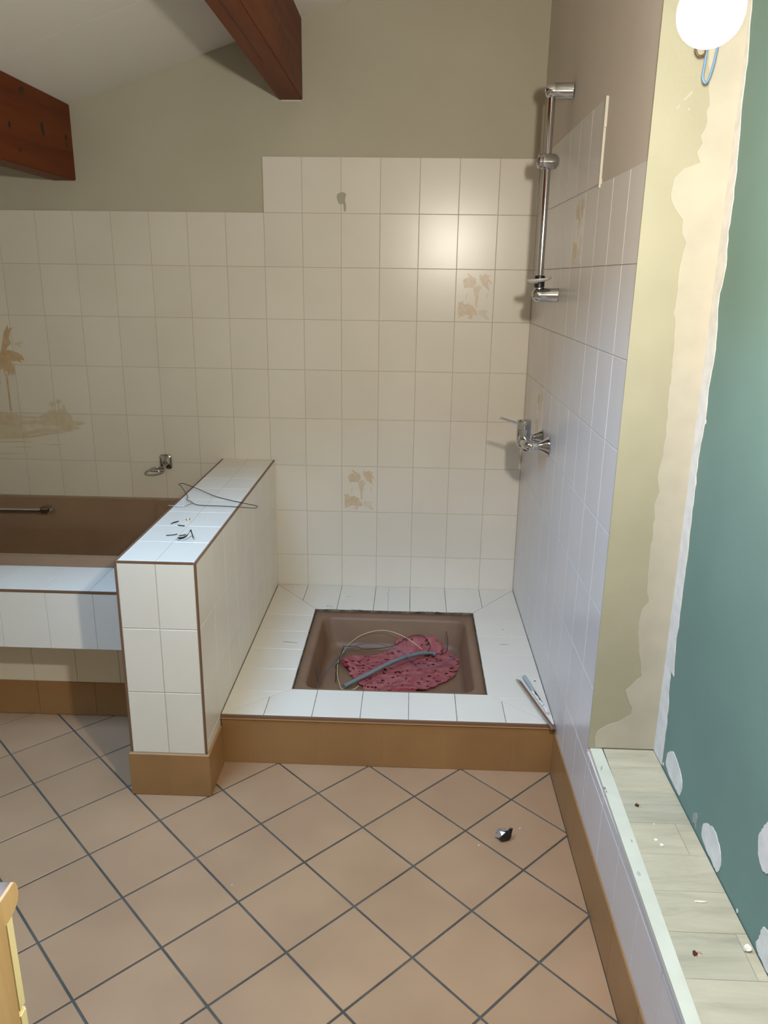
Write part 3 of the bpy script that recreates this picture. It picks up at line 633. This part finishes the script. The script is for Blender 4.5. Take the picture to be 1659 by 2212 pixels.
# ------------------------------------------------------------------ things in the tray
FOAM = [(-0.716,-0.472,0.043),(-0.692,-0.444,0.043),(-0.669,-0.424,0.055),(-0.639,-0.422,0.055),(-0.593,-0.423,0.052),(-0.566,-0.410,0.062),(-0.513,-0.388,0.077),(-0.513,-0.372,0.091),(-0.474,-0.361,0.098),(-0.434,-0.352,0.103),(-0.359,-0.354,0.098),(-0.335,-0.371,0.082),(-0.305,-0.387,0.067),(-0.281,-0.409,0.046),(-0.258,-0.443,0.043),(-0.264,-0.514,0.043),(-0.293,-0.584,0.043),(-0.337,-0.633,0.043),(-0.397,-0.682,0.043),(-0.451,-0.699,0.043),(-0.613,-0.699,0.043),(-0.619,-0.668,0.043),(-0.643,-0.652,0.043),(-0.655,-0.615,0.043),(-0.680,-0.588,0.043),(-0.689,-0.540,0.043),(-0.711,-0.502,0.043)]
from mathutils import noise
def foam_z(x, y):
    z = .041+.055*max(0, min(1, (-.42-y)/-.07)) if y > -.42 else .041
    z = .041+.058*max(0, min(1, (y+.43)/.075))*max(0, min(1, (x+.60)/.10))*max(0, min(1, (-.27-x)/.06))
    w = noise.noise((x*14, y*14, .3))*.0045+noise.noise((x*45, y*45, 1.3))*.0035
    z += max(0, w+.004)
    z += .020*math.exp(-(((x+.70)/.028)**2+((y+.50)/.05)**2))+.018*math.exp(-(((x+.47)/.06)**2+((y+.69)/.02)**2))
    return z
OUT = smooth_outline([(a, b) for a, b, c in FOAM], 3, .002)
def inside(x, y, P):
    r = False
    for i in range(len(P)):
        a, b = P[i-1], P[i]
        if (a[1] > y) != (b[1] > y) and x < (b[0]-a[0])*(y-a[1])/(b[1]-a[1])+a[0]: r = not r
    return r
bm = BM(); st = .0045; gv = {}
holes = [(random.uniform(-.72, -.25), random.uniform(-.70, -.35), random.uniform(.0035, .0085), random.uniform(.0022, .0045), random.uniform(-.6, 1)) for _ in range(240)]
def hole(x, y):
    for hx, hy, a, b, t in holes:
        dx, dy = x-hx, y-hy
        if abs(dx) < .01 and abs(dy) < .01:
            u, v = dx*math.cos(t)+dy*math.sin(t), -dx*math.sin(t)+dy*math.cos(t)
            if (u/a)**2+(v/b)**2 < 1: return True
    return False
def fv(i, j):
    if (i, j) not in gv: x, y = -.74+i*st, -.72+j*st; gv[(i, j)] = bm.verts.new((x, y, foam_z(x, y)))
    return gv[(i, j)]
for i in range(112):
    for j in range(90):
        x, y = -.74+(i+.5)*st, -.72+(j+.5)*st
        if inside(x, y, OUT) and not hole(x, y): bm.faces.new((fv(i, j), fv(i+1, j), fv(i+1, j+1), fv(i, j+1)))
bmesh.ops.solidify(bm, geom=bm.faces[:], thickness=.0025)
foam = thing('foam_sheet', (-.48, -.52, .036), 'crumpled pink perforated sheet lying in the shower tray', 'sheet')
obj('sheet', bm, 'foam', foam, smooth=True)
M['foamred'] = mat('red_foam_underside', lin(190, 62, 74), .6, col2=lin(204, 90, 96), nscale=30)
for (p0, p1, r) in (((-.712, -.50, .055), (-.690, -.545, .052), .011), ((-.52, -.703, .052), (-.43, -.700, .050), .010)):
    bm = BM(); A, B = Vector(p0), Vector(p1); n = 8; rings = []
    d = (B-A).normalized(); s = d.cross(Vector((0, 0, 1))).normalized()
    for k in range(n+1):
        c = A+(B-A)*k/n; rr = r*(.75+.35*math.sin(k*1.7))
        rings.append([bm.verts.new(c+s*rr*math.cos(t)+Vector((0, 0, 1))*rr*.75*math.sin(t)) for t in [math.pi*(.1+1.45*q/8) for q in range(9)]])
    for a, b in zip(rings, rings[1:]):
        for q in range(8): bm.faces.new((a[q], a[q+1], b[q+1], b[q]))
    bmesh.ops.solidify(bm, geom=bm.faces[:], thickness=.0022)
    obj('curled_edge', bm, 'foamred', foam, smooth=True)
def wire(name, pts, r, m, label, cat, group=None, n=8, seg=8, dz=0):
    bm = BM(); tube(bm, catmull([(x, y, z+dz) for x, y, z in pts], n), r, seg)
    return tag(obj(name, bm, m, smooth=True, autos=50), label, cat, group)
cond = thing('flexible_conduit', (-.52, -.53, .04), 'short bent piece of grey plastic conduit on the pink sheet', 'conduit')
cpts = catmull([(-0.693,-0.681,0.048),(-0.644,-0.641,0.058),(-0.591,-0.600,0.068),(-0.523,-0.532,0.073),(-0.453,-0.471,0.073),(-0.390,-0.433,0.068),(-0.352,-0.426,0.060)], 16)
bm = BM(); tube(bm, cpts, [.0080+.0005*math.sin(i*2.1) for i in range(len(cpts))], 16, caps=False)
n0 = len(cpts); bmesh.ops.solidify(bm, geom=bm.faces[:], thickness=.0012)
obj('pipe', bm, 'conduit', cond, smooth=True, autos=50)
wire('electric_wire', [(-0.795,-0.673,0.118),(-0.793,-0.673,0.082),(-0.788,-0.672,0.055),(-0.780,-0.666,0.049),(-0.772,-0.598,0.050),(-0.726,-0.493,0.075),(-0.677,-0.450,0.095),(-0.609,-0.446,0.110),(-0.535,-0.471,0.110),(-0.477,-0.506,0.100),(-0.429,-0.554,0.085),(-0.378,-0.571,0.080),(-0.331,-0.554,0.080),(-0.291,-0.510,0.085),(-0.273,-0.482,0.100)], .0014, 'bluewire', 'long blue electric wire arching over the pink sheet', 'wire', 'loose wires in the shower tray')
wire('electric_wire', [(-0.710,-0.376,0.058),(-0.682,-0.376,0.085),(-0.653,-0.370,0.105),(-0.603,-0.369,0.125),(-0.553,-0.379,0.135),(-0.503,-0.406,0.135),(-0.454,-0.417,0.115),(-0.405,-0.435,0.085)], .0012, 'creamwire', 'cream electric wire in a high arch behind the others', 'wire', 'loose wires in the shower tray')
wire('electric_wire', [(-0.707,-0.378,0.058),(-0.724,-0.417,0.047),(-0.733,-0.501,0.047),(-0.726,-0.599,0.047),(-0.714,-0.654,0.047),(-0.702,-0.695,0.047),(-0.676,-0.702,0.047),(-0.654,-0.700,0.049),(-0.638,-0.695,0.062)], .0012, 'creamwire', 'cream electric wire curling round the near conduit end', 'wire', 'loose wires in the shower tray')
wire('electric_wire', [(-0.726,-0.388,0.065),(-0.670,-0.400,0.070),(-0.645,-0.407,0.065),(-0.621,-0.408,0.065),(-0.561,-0.414,0.075),(-0.512,-0.404,0.085),(-0.459,-0.371,0.104),(-0.424,-0.365,0.112),(-0.395,-0.377,0.110),(-0.373,-0.416,0.090),(-0.383,-0.455,0.085)], .0014, 'blackwire', 'black electric wire looping behind the grey conduit', 'wire', 'loose wires in the shower tray')
wire('electric_wire', [(-0.395,-0.452,0.066),(-0.375,-0.442,0.066),(-0.351,-0.430,0.064),(-0.312,-0.431,0.070),(-0.302,-0.400,0.095),(-0.308,-0.372,0.135)], .0014, 'blackwire', 'black electric wire standing up from the far conduit end', 'wire', 'loose wires in the shower tray')
wire('electric_wire', [(-0.720,-0.399,0.065),(-0.726,-0.443,0.055),(-0.731,-0.470,0.052),(-0.727,-0.496,0.050),(-0.740,-0.521,0.047),(-0.733,-0.550,0.046),(-0.735,-0.576,0.045),(-0.731,-0.605,0.045),(-0.729,-0.642,0.045)], .0015, 'blackwire', 'short kinked black wire left of the pink sheet', 'wire', 'loose wires in the shower tray', n=5)
# ------------------------------------------------------------------ strips by the right wall
ms = thing('metal_trim_strip', (-.05, -.97, ZC), 'brown and metal edge strip lying across the shower corner', 'trim strip')
A = Vector((-.081, -.823, ZC+.004)); B = Vector((-.012, -1.128, ZC+.006)); d = (B-A).normalized(); s = Vector((-d.y, d.x, 0)).normalized()
def bar(bm, A, B, w0, w1, h0, h1):
    d = (B-A).normalized(); s = Vector((-d.y, d.x, 0)).normalized(); u = Vector((0, 0, 1)); v = []
    for p in (A, B): v.append([bm.verts.new(p+s*w+u*h) for w, h in ((w0, h0), (w1, h0), (w1, h1), (w0, h1))])
    bm.faces.new(v[0][::-1]); bm.faces.new(v[1])
    for k in range(4): bm.faces.new((v[0][k], v[0][(k+1) % 4], v[1][(k+1) % 4], v[1][k]))
bm = BM(); bar(bm, A+d*.012, B, -.004, .007, -.003, -.0005); obj('brown_face', bm, 'trim', ms)
bm = BM(); bar(bm, A, B, -.0075, -.004, -.003, .0035); bar(bm, A, A+d*.013, -.004, .006, -.003, -.001); obj('metal_edge', bm, 'steel', ms)
ps = thing('plaster_crusted_strip', (-.035, -.93, ZC), 'broken grey strip crusted with white plaster beside the wall', 'trim strip')
A2 = Vector((-.0575, -.815, ZC+.008)); B2 = Vector((-.040, -.905, ZC+.005))
bm = BM(); tube(bm, catmull([A2-(B2-A2).normalized()*.006, A2, (A2+B2)/2, B2], 5), [.0035, .0055, .0065, .007, .0072, .0072, .0072, .0072, .0072, .0072, .0072, .0072, .0072, .0070, .0065, .006][:16], 12); obj('grey_end', bm, 'conduit', ps, smooth=True, autos=60)
bm = BM(); bar(bm, B2, Vector((-.0165, -1.035, ZC+.004)), .003, .0055, -.003, .004); obj('strip', bm, 'steel', ps)
def lump(pts, r, m, parent, name):
    bm = BM(); P = catmull(pts, 4); tube(bm, P, [r*(.75+.3*math.sin(i*2.3)) for i in range(len(P))], 9)
    for v in bm.verts: v.co += Vector((random.uniform(-1, 1), random.uniform(-1, 1), random.uniform(-1, 1)))*r*.16
    return obj(name, bm, m, parent)
lump([(-.0445, -.905, ZC+.005), (-.034, -.95, ZC+.005), (-.026, -.985, ZC+.006)], .0055, 'filler', ps, 'plaster_crust')
lump([(-.024, -.983, ZC+.006), (-.022, -.998, ZC+.006)], .0065, 'filler', ps, 'plaster_crust')
lump([(-.020, -1.003, ZC+.006), (-.017, -1.022, ZC+.006), (-.0165, -1.038, ZC+.006)], .0068, 'filler', ps, 'plaster_crust')
bm = BM(); box(bm, -.027, -.020, -.8265, -.8235, ZC+.0002, ZC+.002, .0005); tag(obj('dark_chip', bm, 'black'), 'tiny dark chip on the base tile by the wall', 'debris')

# ------------------------------------------------------------------ bath
ts = thing('bathtub_surround', (-2.1, -.88, 0), 'white tiled bath surround with recessed brown plinth', 'bath surround')
PX1 = XL-.0085
bm = BM(); box(bm, XW, PX1, -.9985, -.77, .3350, .5330); box(bm, XW, PX1, -.8505, -.77, 0, .336); obj('surround_body', bm, 'grout', ts)
pj = [-1.4601-.1527*k for k in range(-1, 10)]
FT = ((0, -1.0, 0), (1, 0, 0), (0, 0, 1), (0, -1, 0))
grid_tiles([XW]+pj+[PX1+.05], [.3335, .5275], rect(XW, PX1, 0, 1), FT, ts, 'tile', th=.0075)
FTT = ((0, 0, .5345), (1, 0, 0), (0, 1, 0), (0, 0, 1))
grid_tiles([XW]+[p-.012 for p in pj]+[PX1+.05], [-.9945, -.78], rect(XW, PX1, -2, 0), FTT, ts, 'tile', th=.007)
trimbar('edge_trim', (XW, -1.0015, .5275), (PX1, -.994, .5350), ts)
FTP = ((0, -.852, 0), (1, 0, 0), (0, 0, 1), (0, -1, 0))
grid_tiles([-1.4565-.1515*k for k in range(-1, 11)], [.131, .335], rect(XW, PX1, 0, 1), FTP, ts, 'tile', th=.0075)
grid_tiles([-1.753+.204*k for k in range(-7, 4)], [.001, .131], rect(XW, PX1, 0, 1), ((0, -.8535, 0), (1, 0, 0), (0, 0, 1), (0, -1, 0)), ts, 'brown', th=.009, name='base_tile')

tub = thing('bathtub', (-2.1, -.4, .14), 'taupe built-in bathtub behind the tiled ledge', 'bathtub')
bx0, bx1, by0, by1 = XW+.003, PX1-.001, -.79, -.0095
bm = loft(BM(), [rrect(bx0, bx1, by0, by1, .5352, .012), rrect(bx0, bx1, by0, by1, .556, .012), rrect(bx0+.003, bx1-.003, by0+.003, by1-.003, .563, .012), rrect(bx0+.010, bx1-.010, by0+.010, by1-.010, .565, .012),
  rrect(bx0+.055, bx1-.030, by0+.038, by1-.045, .565, .05), rrect(bx0+.062, bx1-.036, by0+.044, by1-.051, .562, .06), rrect(bx0+.068, bx1-.042, by0+.049, by1-.056, .552, .07),
  rrect(bx0+.10, bx1-.07, by0+.07, by1-.085, .42, .10), rrect(bx0+.16, bx1-.15, by0+.10, by1-.12, .24, .13), rrect(bx0+.22, bx1-.24, by0+.14, by1-.16, .17, .14), rrect(bx0+.32, bx1-.36, by0+.20, by1-.22, .155, .12)])
obj('shell', bm, 'taupe', tub, smooth=True, autos=50)
bm = BM(); gp = catmull([(-2.40, -.088, .524), (-2.385, -.112, .524), (-2.33, -.122, .525), (-2.15, -.122, .5265), (-2.05, -.120, .5265), (-2.03, -.112, .5265), (-2.018, -.085, .5265)], 6)
tube(bm, gp, .0075, 12); gh = obj('grab_handle', bm, 'chrome', tub, smooth=True, autos=50)
for sx in (-2.402, -2.020):
    bm = BM(); box(bm, sx-.022, sx+.022, -.125, -.072, .514, .538, .006); obj('handle_end', bm, 'chrome', gh, smooth=True, autos=40)

# ------------------------------------------------------------------ shower rail
RX, RY = -.062, -.578
sr = thing('shower_rail', (0, RY, 1.42), 'chrome shower slide rail fixed to the right wall', 'shower rail')
bm = BM(); tube(bm, [(RX, RY, 1.46), (RX, RY, 2.045)], .0108, 18); tb = obj('rail_tube', bm, 'chrome', sr, smooth=True, autos=50)
for z in (2.045, 1.445):
    bm = BM(); lathe(bm, [(.0001, -.022), (.011, -.021), (.0175, -.016), (.0215, -.007), (.0225, .006), (.0225, RX*-1-.004), (.0235, RX*-1-.0012)], (RX, RY, z), (1, 0, 0)); br = obj('wall_bracket', bm, 'chrome', sr, smooth=True, autos=45)
    bm = BM(); lathe(bm, [(.0001, 0), (.006, .0005), (.0065, .003), (.004, .005)], (RX-.023, RY, z), (1, 0, 0), 14); obj('bracket_cap', bm, 'steel', br, smooth=True, autos=40)
bm = BM(); lathe(bm, [(.0001, -.036), (.017, -.035), (.0215, -.031), (.0215, -.022), (.0235, -.020), (.0245, .0), (.0240, .012), (.021, .023), (.012, .030), (.0001, .0315)], (RX+.004, RY, 1.846), (1, 0, 0)); kn = obj('slider_knob', bm, 'chrome', sr, smooth=True, autos=35)
bm = BM(); lathe(bm, [(.0001, 0), (.009, .001), (.012, .004), (.0125, .006)], (RX-.0355, RY, 1.846), (1, 0, 0), 16); obj('knob_cap', bm, 'steel', kn, smooth=True, autos=40)
bm = BM(); lathe(bm, [(.0145, 0), (.0165, .002), (.0165, .036), (.0145, .038)], (RX, RY, 1.468), (0, 0, 1), 22); obj('rail_collar', bm, 'black', sr, smooth=True, autos=40)
bm = BM(); lathe(bm, [(.0105, 0), (.0125, .002), (.0125, .012)], (RX, RY, 1.459), (0, 0, 1), 22); obj('rail_ferrule', bm, 'steel', sr, smooth=True, autos=40)
bm = BM(); rings = []
for rr, z in ((.002, .0), (.030, .001), (.046, .006), (.052, .012), (.050, .013), (.044, .008), (.028, .0035), (.002, .0025)):
    rings.append([(RX-.006+rr*.80*math.cos(t), RY-.015+rr*1.05*math.sin(t), 1.484+z+.004*math.cos(t)) for t in [2*math.pi*k/28 for k in range(28)]])
loft(bm, rings, False); obj('soap_dish', bm, 'dish', sr, smooth=True)

# ------------------------------------------------------------------ mixer tap
tp = thing('shower_mixer_tap', (0, -.55, .95), 'chrome single-lever shower mixer on the right wall', 'tap')
for y in (-.625, -.475):
    bm = BM(); lathe(bm, [(.031, 0), (.032, .002), (.030, .006), (.020, .020), (.0135, .032), (.012, .036)], (-.001, y, .952), (-1, 0, 0)); es = obj('escutcheon', bm, 'chrome', tp, smooth=True, autos=40)
    bm = BM(); lathe(bm, [(.0145, 0), (.0155, .002), (.0155, .016), (.0145, .018)], (-.038, y, .952), (-1, 0, 0), 8); obj('union_nut', bm, 'chrome', tp)
    bm = BM(); lathe(bm, [(.010, 0), (.010, .004)], (-.036, y, .952), (-1, 0, 0), 16); obj('washer', bm, 'black', tp)
bm = BM(); yy = [-.625, -.61, -.585, -.55, -.515, -.49, -.475]
tube(bm, catmull([(-.054, -.625, .952), (-.064, -.622, .952), (-.072, -.60, .953), (-.075, -.55, .954), (-.072, -.50, .953), (-.064, -.478, .952), (-.054, -.475, .952)], 6), [.0125+.0065*math.sin(math.pi*i/36)**.6 if 0 < i < 36 else .0125 for i in range(37)], 18)
obj('body_bar', bm, 'chrome', tp, smooth=True, autos=50)
bm = BM(); lathe(bm, [(.0001, -.024), (.014, -.023), (.021, -.017), (.0238, -.006), (.0242, .01), (.0245, .030), (.0238, .040), (.0238, .042)], (-.078, -.55, .955), (0, 0, 1)); obj('cartridge_body', bm, 'chrome', tp, smooth=True, autos=40)
bm = BM(); lathe(bm, [(.0238, .0005), (.0248, .002), (.0248, .022), (.0258, .024), (.025, .029), (.021, .033), (.012, .0345), (.0001, .035)], (-.078, -.55, .997), (0, 0, 1)); cp = obj('lever_cap', bm, 'chrome', tp, smooth=True, autos=35)
bm = BM(); P = catmull([(-.092, -.55, 1.0125), (-.11, -.551, 1.018), (-.135, -.553, 1.026), (-.158, -.555, 1.033), (-.164, -.555, 1.034)], 5)
tube(bm, P, [.0052-.0016*i/len(P) for i in range(len(P))], 10); obj('lever', bm, 'chrome', tp, smooth=True, autos=50)
bm = BM(); lathe(bm, [(.007, 0), (.008, .001), (.008, .012), (.006, .013)], (-.070, -.575, .938), (0, 0, -1), 16); obj('hose_outlet', bm, 'black', tp, smooth=True, autos=40)

# ------------------------------------------------------------------ tumbler ring
hr = thing('tumbler_holder', (-1.514, -T, .69), 'chrome ring holder on the tiles above the bath', 'holder')
bm = BM(); loft(bm, [[(x, -T-d, z) for x, z, _ in [(p[0], p[1], 0) for p in rrect(-1.541+i, -1.490-i, .692+i, .757-i, 0, .012)]] for i, d in ((0, 0), (0, .006), (.003, .010), (.008, .012))]); obj('backplate', bm, 'chrome', hr, smooth=True, autos=40)
bm = BM(); tube(bm, catmull([(-1.515, -T-.010, .712), (-1.518, -.030, .708), (-1.522, -.045, .706)], 4), .0075, 12); obj('stem', bm, 'chrome', hr, smooth=True, autos=50)
bm = BM(); tube(bm, [(-1.532+.034*math.cos(t), -.078+.034*math.sin(t), .706) for t in [2*math.pi*k/32 for k in range(32)]], .0042, 10, closed=True); obj('ring', bm, 'chrome', hr, smooth=True)

# ------------------------------------------------------------------ on the partition
hz = ZH+.003
hp = [(-1.2147,-.6992,hz+.004),(-1.2366,-.6778,hz+.006),(-1.2416,-.6486,hz+.010),(-1.2815,-.5656,hz+.012),(-1.3024,-.5223,hz+.012),(-1.3128,-.510,hz+.012),(-1.3127,-.4928,hz+.012),(-1.2976,-.4915,hz+.011),(-1.2311,-.5421,hz+.006),(-1.1459,-.6164,hz),(-1.0326,-.6899,hz),(-.9896,-.7149,hz),(-.9819,-.7255,hz),(-.9847,-.7402,hz),(-1.0092,-.7422,hz),(-1.0872,-.7285,hz),(-1.1762,-.7246,hz),(-1.2054,-.7099,hz+.002),(-1.2147,-.6992,hz+.004)]
hg = thing('bent_wire_hanger', (-1.15, -.65, ZH), 'bent thin wire hanger lying across the partition top', 'wire')
bm = BM(); tube(bm, catmull(hp, 5), .0012, 7); obj('loop', bm, 'darkwire', hg, smooth=True, autos=60)
bm = BM(); tube(bm, catmull([(-1.2054,-.7099,hz+.004),(-1.2223,-.7396,hz+.002),(-1.2391,-.7466,hz+.002),(-1.2798,-.7465,hz+.003)], 5), .0013, 7); obj('twisted_tail', bm, 'steel', hg, smooth=True, autos=60)
def snip(pts, label):
    bm = BM(); tube(bm, catmull([(x, y, ZH+z) for x, y, z in pts], 3), .0016, 6); tag(obj('wire_offcut', bm, 'black'), label, 'offcut', 'black offcuts on the partition')
snip([(-1.215, -.932, .002), (-1.211, -.918, .002), (-1.199, -.907, .003), (-1.209, -.920, .003)], 'V-shaped black offcut on the partition nearest the bath')
snip([(-1.190, -.944, .002), (-1.178, -.948, .002), (-1.167, -.951, .002)], 'thin straight black offcut just behind a joint line')
snip([(-1.196, -1.046, .002), (-1.181, -1.041, .002), (-1.166, -1.032, .002)], 'black offcut on the bath side beside the curled one')
snip([(-1.157, -1.047, .002), (-1.148, -1.041, .002), (-1.140, -1.034, .002)], 'stubby black offcut touching the curled plastic piece')
pc = thing('curled_plastic_offcut', (-1.13, -1.06, ZH), 'curled black and grey plastic offcut near the partition front', 'offcut')
bm = BM(); pts = [(-1.1525, -1.078, .002), (-1.147, -1.086, .004), (-1.135, -1.078, .004), (-1.128, -1.060, .006), (-1.124, -1.040, .014), (-1.118, -1.050, .010), (-1.107, -1.074, .002)]
P = catmull(pts, 4); v0 = [bm.verts.new((x, y, ZH+z)) for x, y, z in P]; v1 = [bm.verts.new((x+.004, y-.006, ZH+z+.009)) for x, y, z in P]
for i in range(len(P)-1): bm.faces.new((v0[i], v0[i+1], v1[i+1], v1[i]))
bmesh.ops.solidify(bm, geom=bm.faces[:], thickness=.0016); obj('curl', bm, 'black', pc)
bm = BM(); tube(bm, [(-1.152, -1.083, ZH+.005), (-1.143, -1.086, ZH+.004)], .0030, 8); obj('grey_tip', bm, 'conduit', pc)
for i, (x, y) in enumerate(((-1.1792, -.9001), (-1.1682, -.8992))):
    s = thing('wall_plug', (x, y, ZH), ('smaller' if i == 0 else 'larger dark-tipped')+' beige plug bit standing on the partition', 'plug', 'plug bits on the partition')
    bm = BM(); lathe(bm, [(.0035, 0), (.004, .001), (.003, .006+.002*i), (.0015, .008+.002*i)], (x, y, ZH+.0003), (0, 0, 1), 10); obj('stub', bm, 'creamwire', s)
    bm = BM(); lathe(bm, [(.002, 0), (.0028, .001), (.001, .004)], (x+.002, y, ZH+.005+.002*i), (.3, 0, 1), 8); obj('tip', bm, 'brownwire' if i == 0 else 'black', s)

# ------------------------------------------------------------------ crumpled foil on the floor
cf = thing('crumpled_foil', (-.187, -1.41, 0), 'crumpled silver and black foil scrap on the floor tiles', 'litter')
bm = BM(); R = random.Random(5)
bmesh.ops.create_icosphere(bm, subdivisions=2, radius=1)
for v in bm.verts:
    k = 1+R.uniform(-.38, .25); v.co = Vector((v.co.x*.021*k-.187, v.co.y*.019*k-1.410, max(.0008, .014+v.co.z*.016*k)))
side = [f for f in bm.faces if (f.calc_center_median()-Vector((-.187, -1.41, .014))).dot(Vector((.7, -.45, -.12))) > .003]
b3 = BM(); mp = {}
for f in side:
    vs = []
    for v in f.verts:
        if v.index not in mp: mp[v.index] = b3.verts.new(v.co)
        vs.append(mp[v.index])
    b3.faces.new(vs)
bmesh.ops.delete(bm, geom=side, context='FACES_ONLY')
obj('silver_side', bm, 'foil', cf); obj('black_side', b3, 'black', cf)
bm = BM(); prism(bm, [(-.172, -1.416, .012), (-.163, -1.404, .012), (-.160, -1.400, .028), (-.167, -1.398, .030), (-.172, -1.402, .026)], (.6, -.6, .1), .0008); obj('black_flap', bm, 'black', cf)
for i, (x, y) in enumerate(((-.1341, -1.3661), (-.2566, -1.4404), (-.31, -2.05), (-.9, -1.62))):
    bm = BM(); bmesh.ops.create_icosphere(bm, subdivisions=1, radius=.002 if i < 2 else .0015)
    for v in bm.verts: v.co = Vector((x+v.co.x, y+v.co.y*1.2, .0008+max(-.0008, v.co.z*.6)))
    tag(obj('plaster_crumb', bm, 'crumb'), ['white crumb on the floor right of the crumpled foil', 'white crumb on the floor left of the crumpled foil', 'white crumb on the floor tiles nearest the viewer', 'white crumb on the floor in front of the partition'][i], 'crumb', 'plaster crumbs')
for i, (x, y, s, l) in enumerate(((.071, -1.8333, .004, 'white plaster crumb on the sill, one of a pair, farther'), (.0785, -1.8485, .0042, 'white plaster crumb on the sill, one of a pair, nearer'), (.1059, -2.0035, .006, 'thin white plaster flake on the middle of the sill'), (.1484, -2.114, .0065, 'chunky white plaster lump on the sill by the green board'), (.0819, -1.7821, .002, 'tiny white plaster speck on the sill past the first hole'))):
    bm = BM(); bmesh.ops.create_icosphere(bm, subdivisions=2, radius=1)
    kx = 2.0 if i == 2 else 1.1; kz = .95 if i == 3 else .25
    for v in bm.verts:
        k = 1+random.uniform(-.2, .2); v.co = Vector((x+v.co.x*s*kx*k, y+v.co.y*s*(.4 if i == 2 else .9)*k, SILL+.0013+(v.co.z+.9)*s*kz*k))
    tag(obj('plaster_crumb', bm, 'crumb'), l, 'crumb', 'plaster crumbs')

# ------------------------------------------------------------------ vanity cabinet
vn = thing('vanity_cabinet', (-1.45, -2.83, 0), 'pine vanity cabinet with marble-look worktop at the lower left', 'cabinet')
VX0, VX1 = -2.0, -.900
bm = BM(); box(bm, VX0, VX1-.0, -3.12, -2.5695, .06, .8165); obj('carcass', bm, 'vwood', vn)
bm = BM(); box(bm, VX0+.03, VX1-.03, -3.10, -2.62, 0, .06); obj('plinth', bm, 'vwood', vn)
xs = [VX0+.002, VX0+.37, VX0+.735, VX1]
for a, b in zip(xs, xs[1:]):
    bm = BM(); box(bm, a+.0015, b-.0005, -2.568, -2.5525, .684, .8135, .002); dr = obj('drawer_front', bm, 'vedge', vn)
    bm = BM(); lathe(bm, [(.006, 0), (.006, .010), (.014, .016), (.013, .022), (.0001, .025)], ((a+b)/2, -2.553, .75), (0, 1, 0), 18); obj('knob', bm, 'vwood', dr, smooth=True, autos=40)
    bm = BM(); box(bm, a+.0015, b-.0005, -2.568, -2.5525, .07, .6795, .002); dr = obj('door', bm, 'vedge', vn)
    bm = BM(); lathe(bm, [(.006, 0), (.006, .010), (.014, .016), (.013, .022), (.0001, .025)], (b-.05, -2.553, .60), (0, 1, 0), 18); obj('knob', bm, 'vwood', dr, smooth=True, autos=40)
def nosed(x0, x1, e=0):
    pr = [(-3.13, .8170+e), (-2.5675, .8165+e), (-2.5545, .8185+e), (-2.5465, .8235+e), (-2.5432, .8315), (-2.5432, .8391), (-2.5455, .846-e), (-2.549, .8498-e), (-3.13, .8512-e)]
    bm = BM(); prism(bm, [(x0, y, z) for y, z in pr], (1, 0, 0), x1-x0); return bm
wt = obj('worktop', nosed(VX0-.01, VX1+.0005, .0), 'marble', vn)
obj('worktop_end', nosed(VX1+.0005, VX1+.004, -.0006), 'vwood', vn)

# ------------------------------------------------------------------ light bulb on its cable
LB = Vector((-.2188, -2.4576, 1.7179)); RB = .0282
lp = thing('pendant_bulb', (LB.x, LB.y, LB.z-RB), 'lit round bulb hanging from a cable by the alcove', 'lamp')
bm = BM(); prof = [(.0001, -RB)]+[(RB*math.cos(t), RB*math.sin(t)) for t in [math.radians(a) for a in range(-80, 50, 10)]]+[(.0165, .031), (.0142, .042), (.0135, .054)]
lathe(bm, prof, LB, (0, 0, 1), 32); obj('bulb', bm, 'bulb', lp, smooth=True, autos=60)
bm = BM(); lathe(bm, [(.0155, .046), (.020, .050), (.020, .085), (.014, .095), (.006, .100), (.005, .110)], LB, (0, 0, 1), 24); obj('lamp_holder', bm, 'whitetrim', lp, smooth=True, autos=40)
bm = BM(); tube(bm, catmull([(LB.x, LB.y, LB.z+.105), (LB.x+.004, LB.y+.02, LB.z+.30), (LB.x, LB.y+.03, CZ(LB.x)-.001)], 8), .003, 8); obj('cable', bm, 'whitetrim', lp, smooth=True, autos=60)
wb = thing('wire_connector', (.067, -1.57, 1.855), 'small connector block with dangling blue and brown wires below the bulb', 'connector')
bm = BM(); box(bm, .0610, .0745, -1.576, -1.564, 1.9135, 1.9230, .0012); obj('terminal_block', bm, 'creamwire', wb)
bm = BM(); tube(bm, catmull([(.0665, -1.57, 1.916), (.0675, -1.57, 1.9064), (.0669, -1.57, 1.8848), (.0659, -1.57, 1.8653), (.0707, -1.57, 1.8551), (.077, -1.57, 1.8599), (.0832, -1.57, 1.8849), (.0852, -1.57, 1.9019), (.0863, -1.57, 1.9195), (.0784, -1.57, 1.9462), (.0702, -1.57, 1.99), (.07, -1.57, 2.3), (.07, -1.57, CZ(.07)-.001)], 6), .0023, 8); obj('blue_wire', bm, 'palewire', wb, smooth=True, autos=60)
bm = BM(); tube(bm, catmull([(.0665, -1.57, 1.912), (.0653, -1.57, 1.9033), (.0598, -1.57, 1.8995), (.0528, -1.57, 1.9002), (.0476, -1.57, 1.9079), (.0475, -1.57, 1.9156)], 5), .0023, 8); obj('brown_wire', bm, 'brownwire', wb, smooth=True, autos=60)
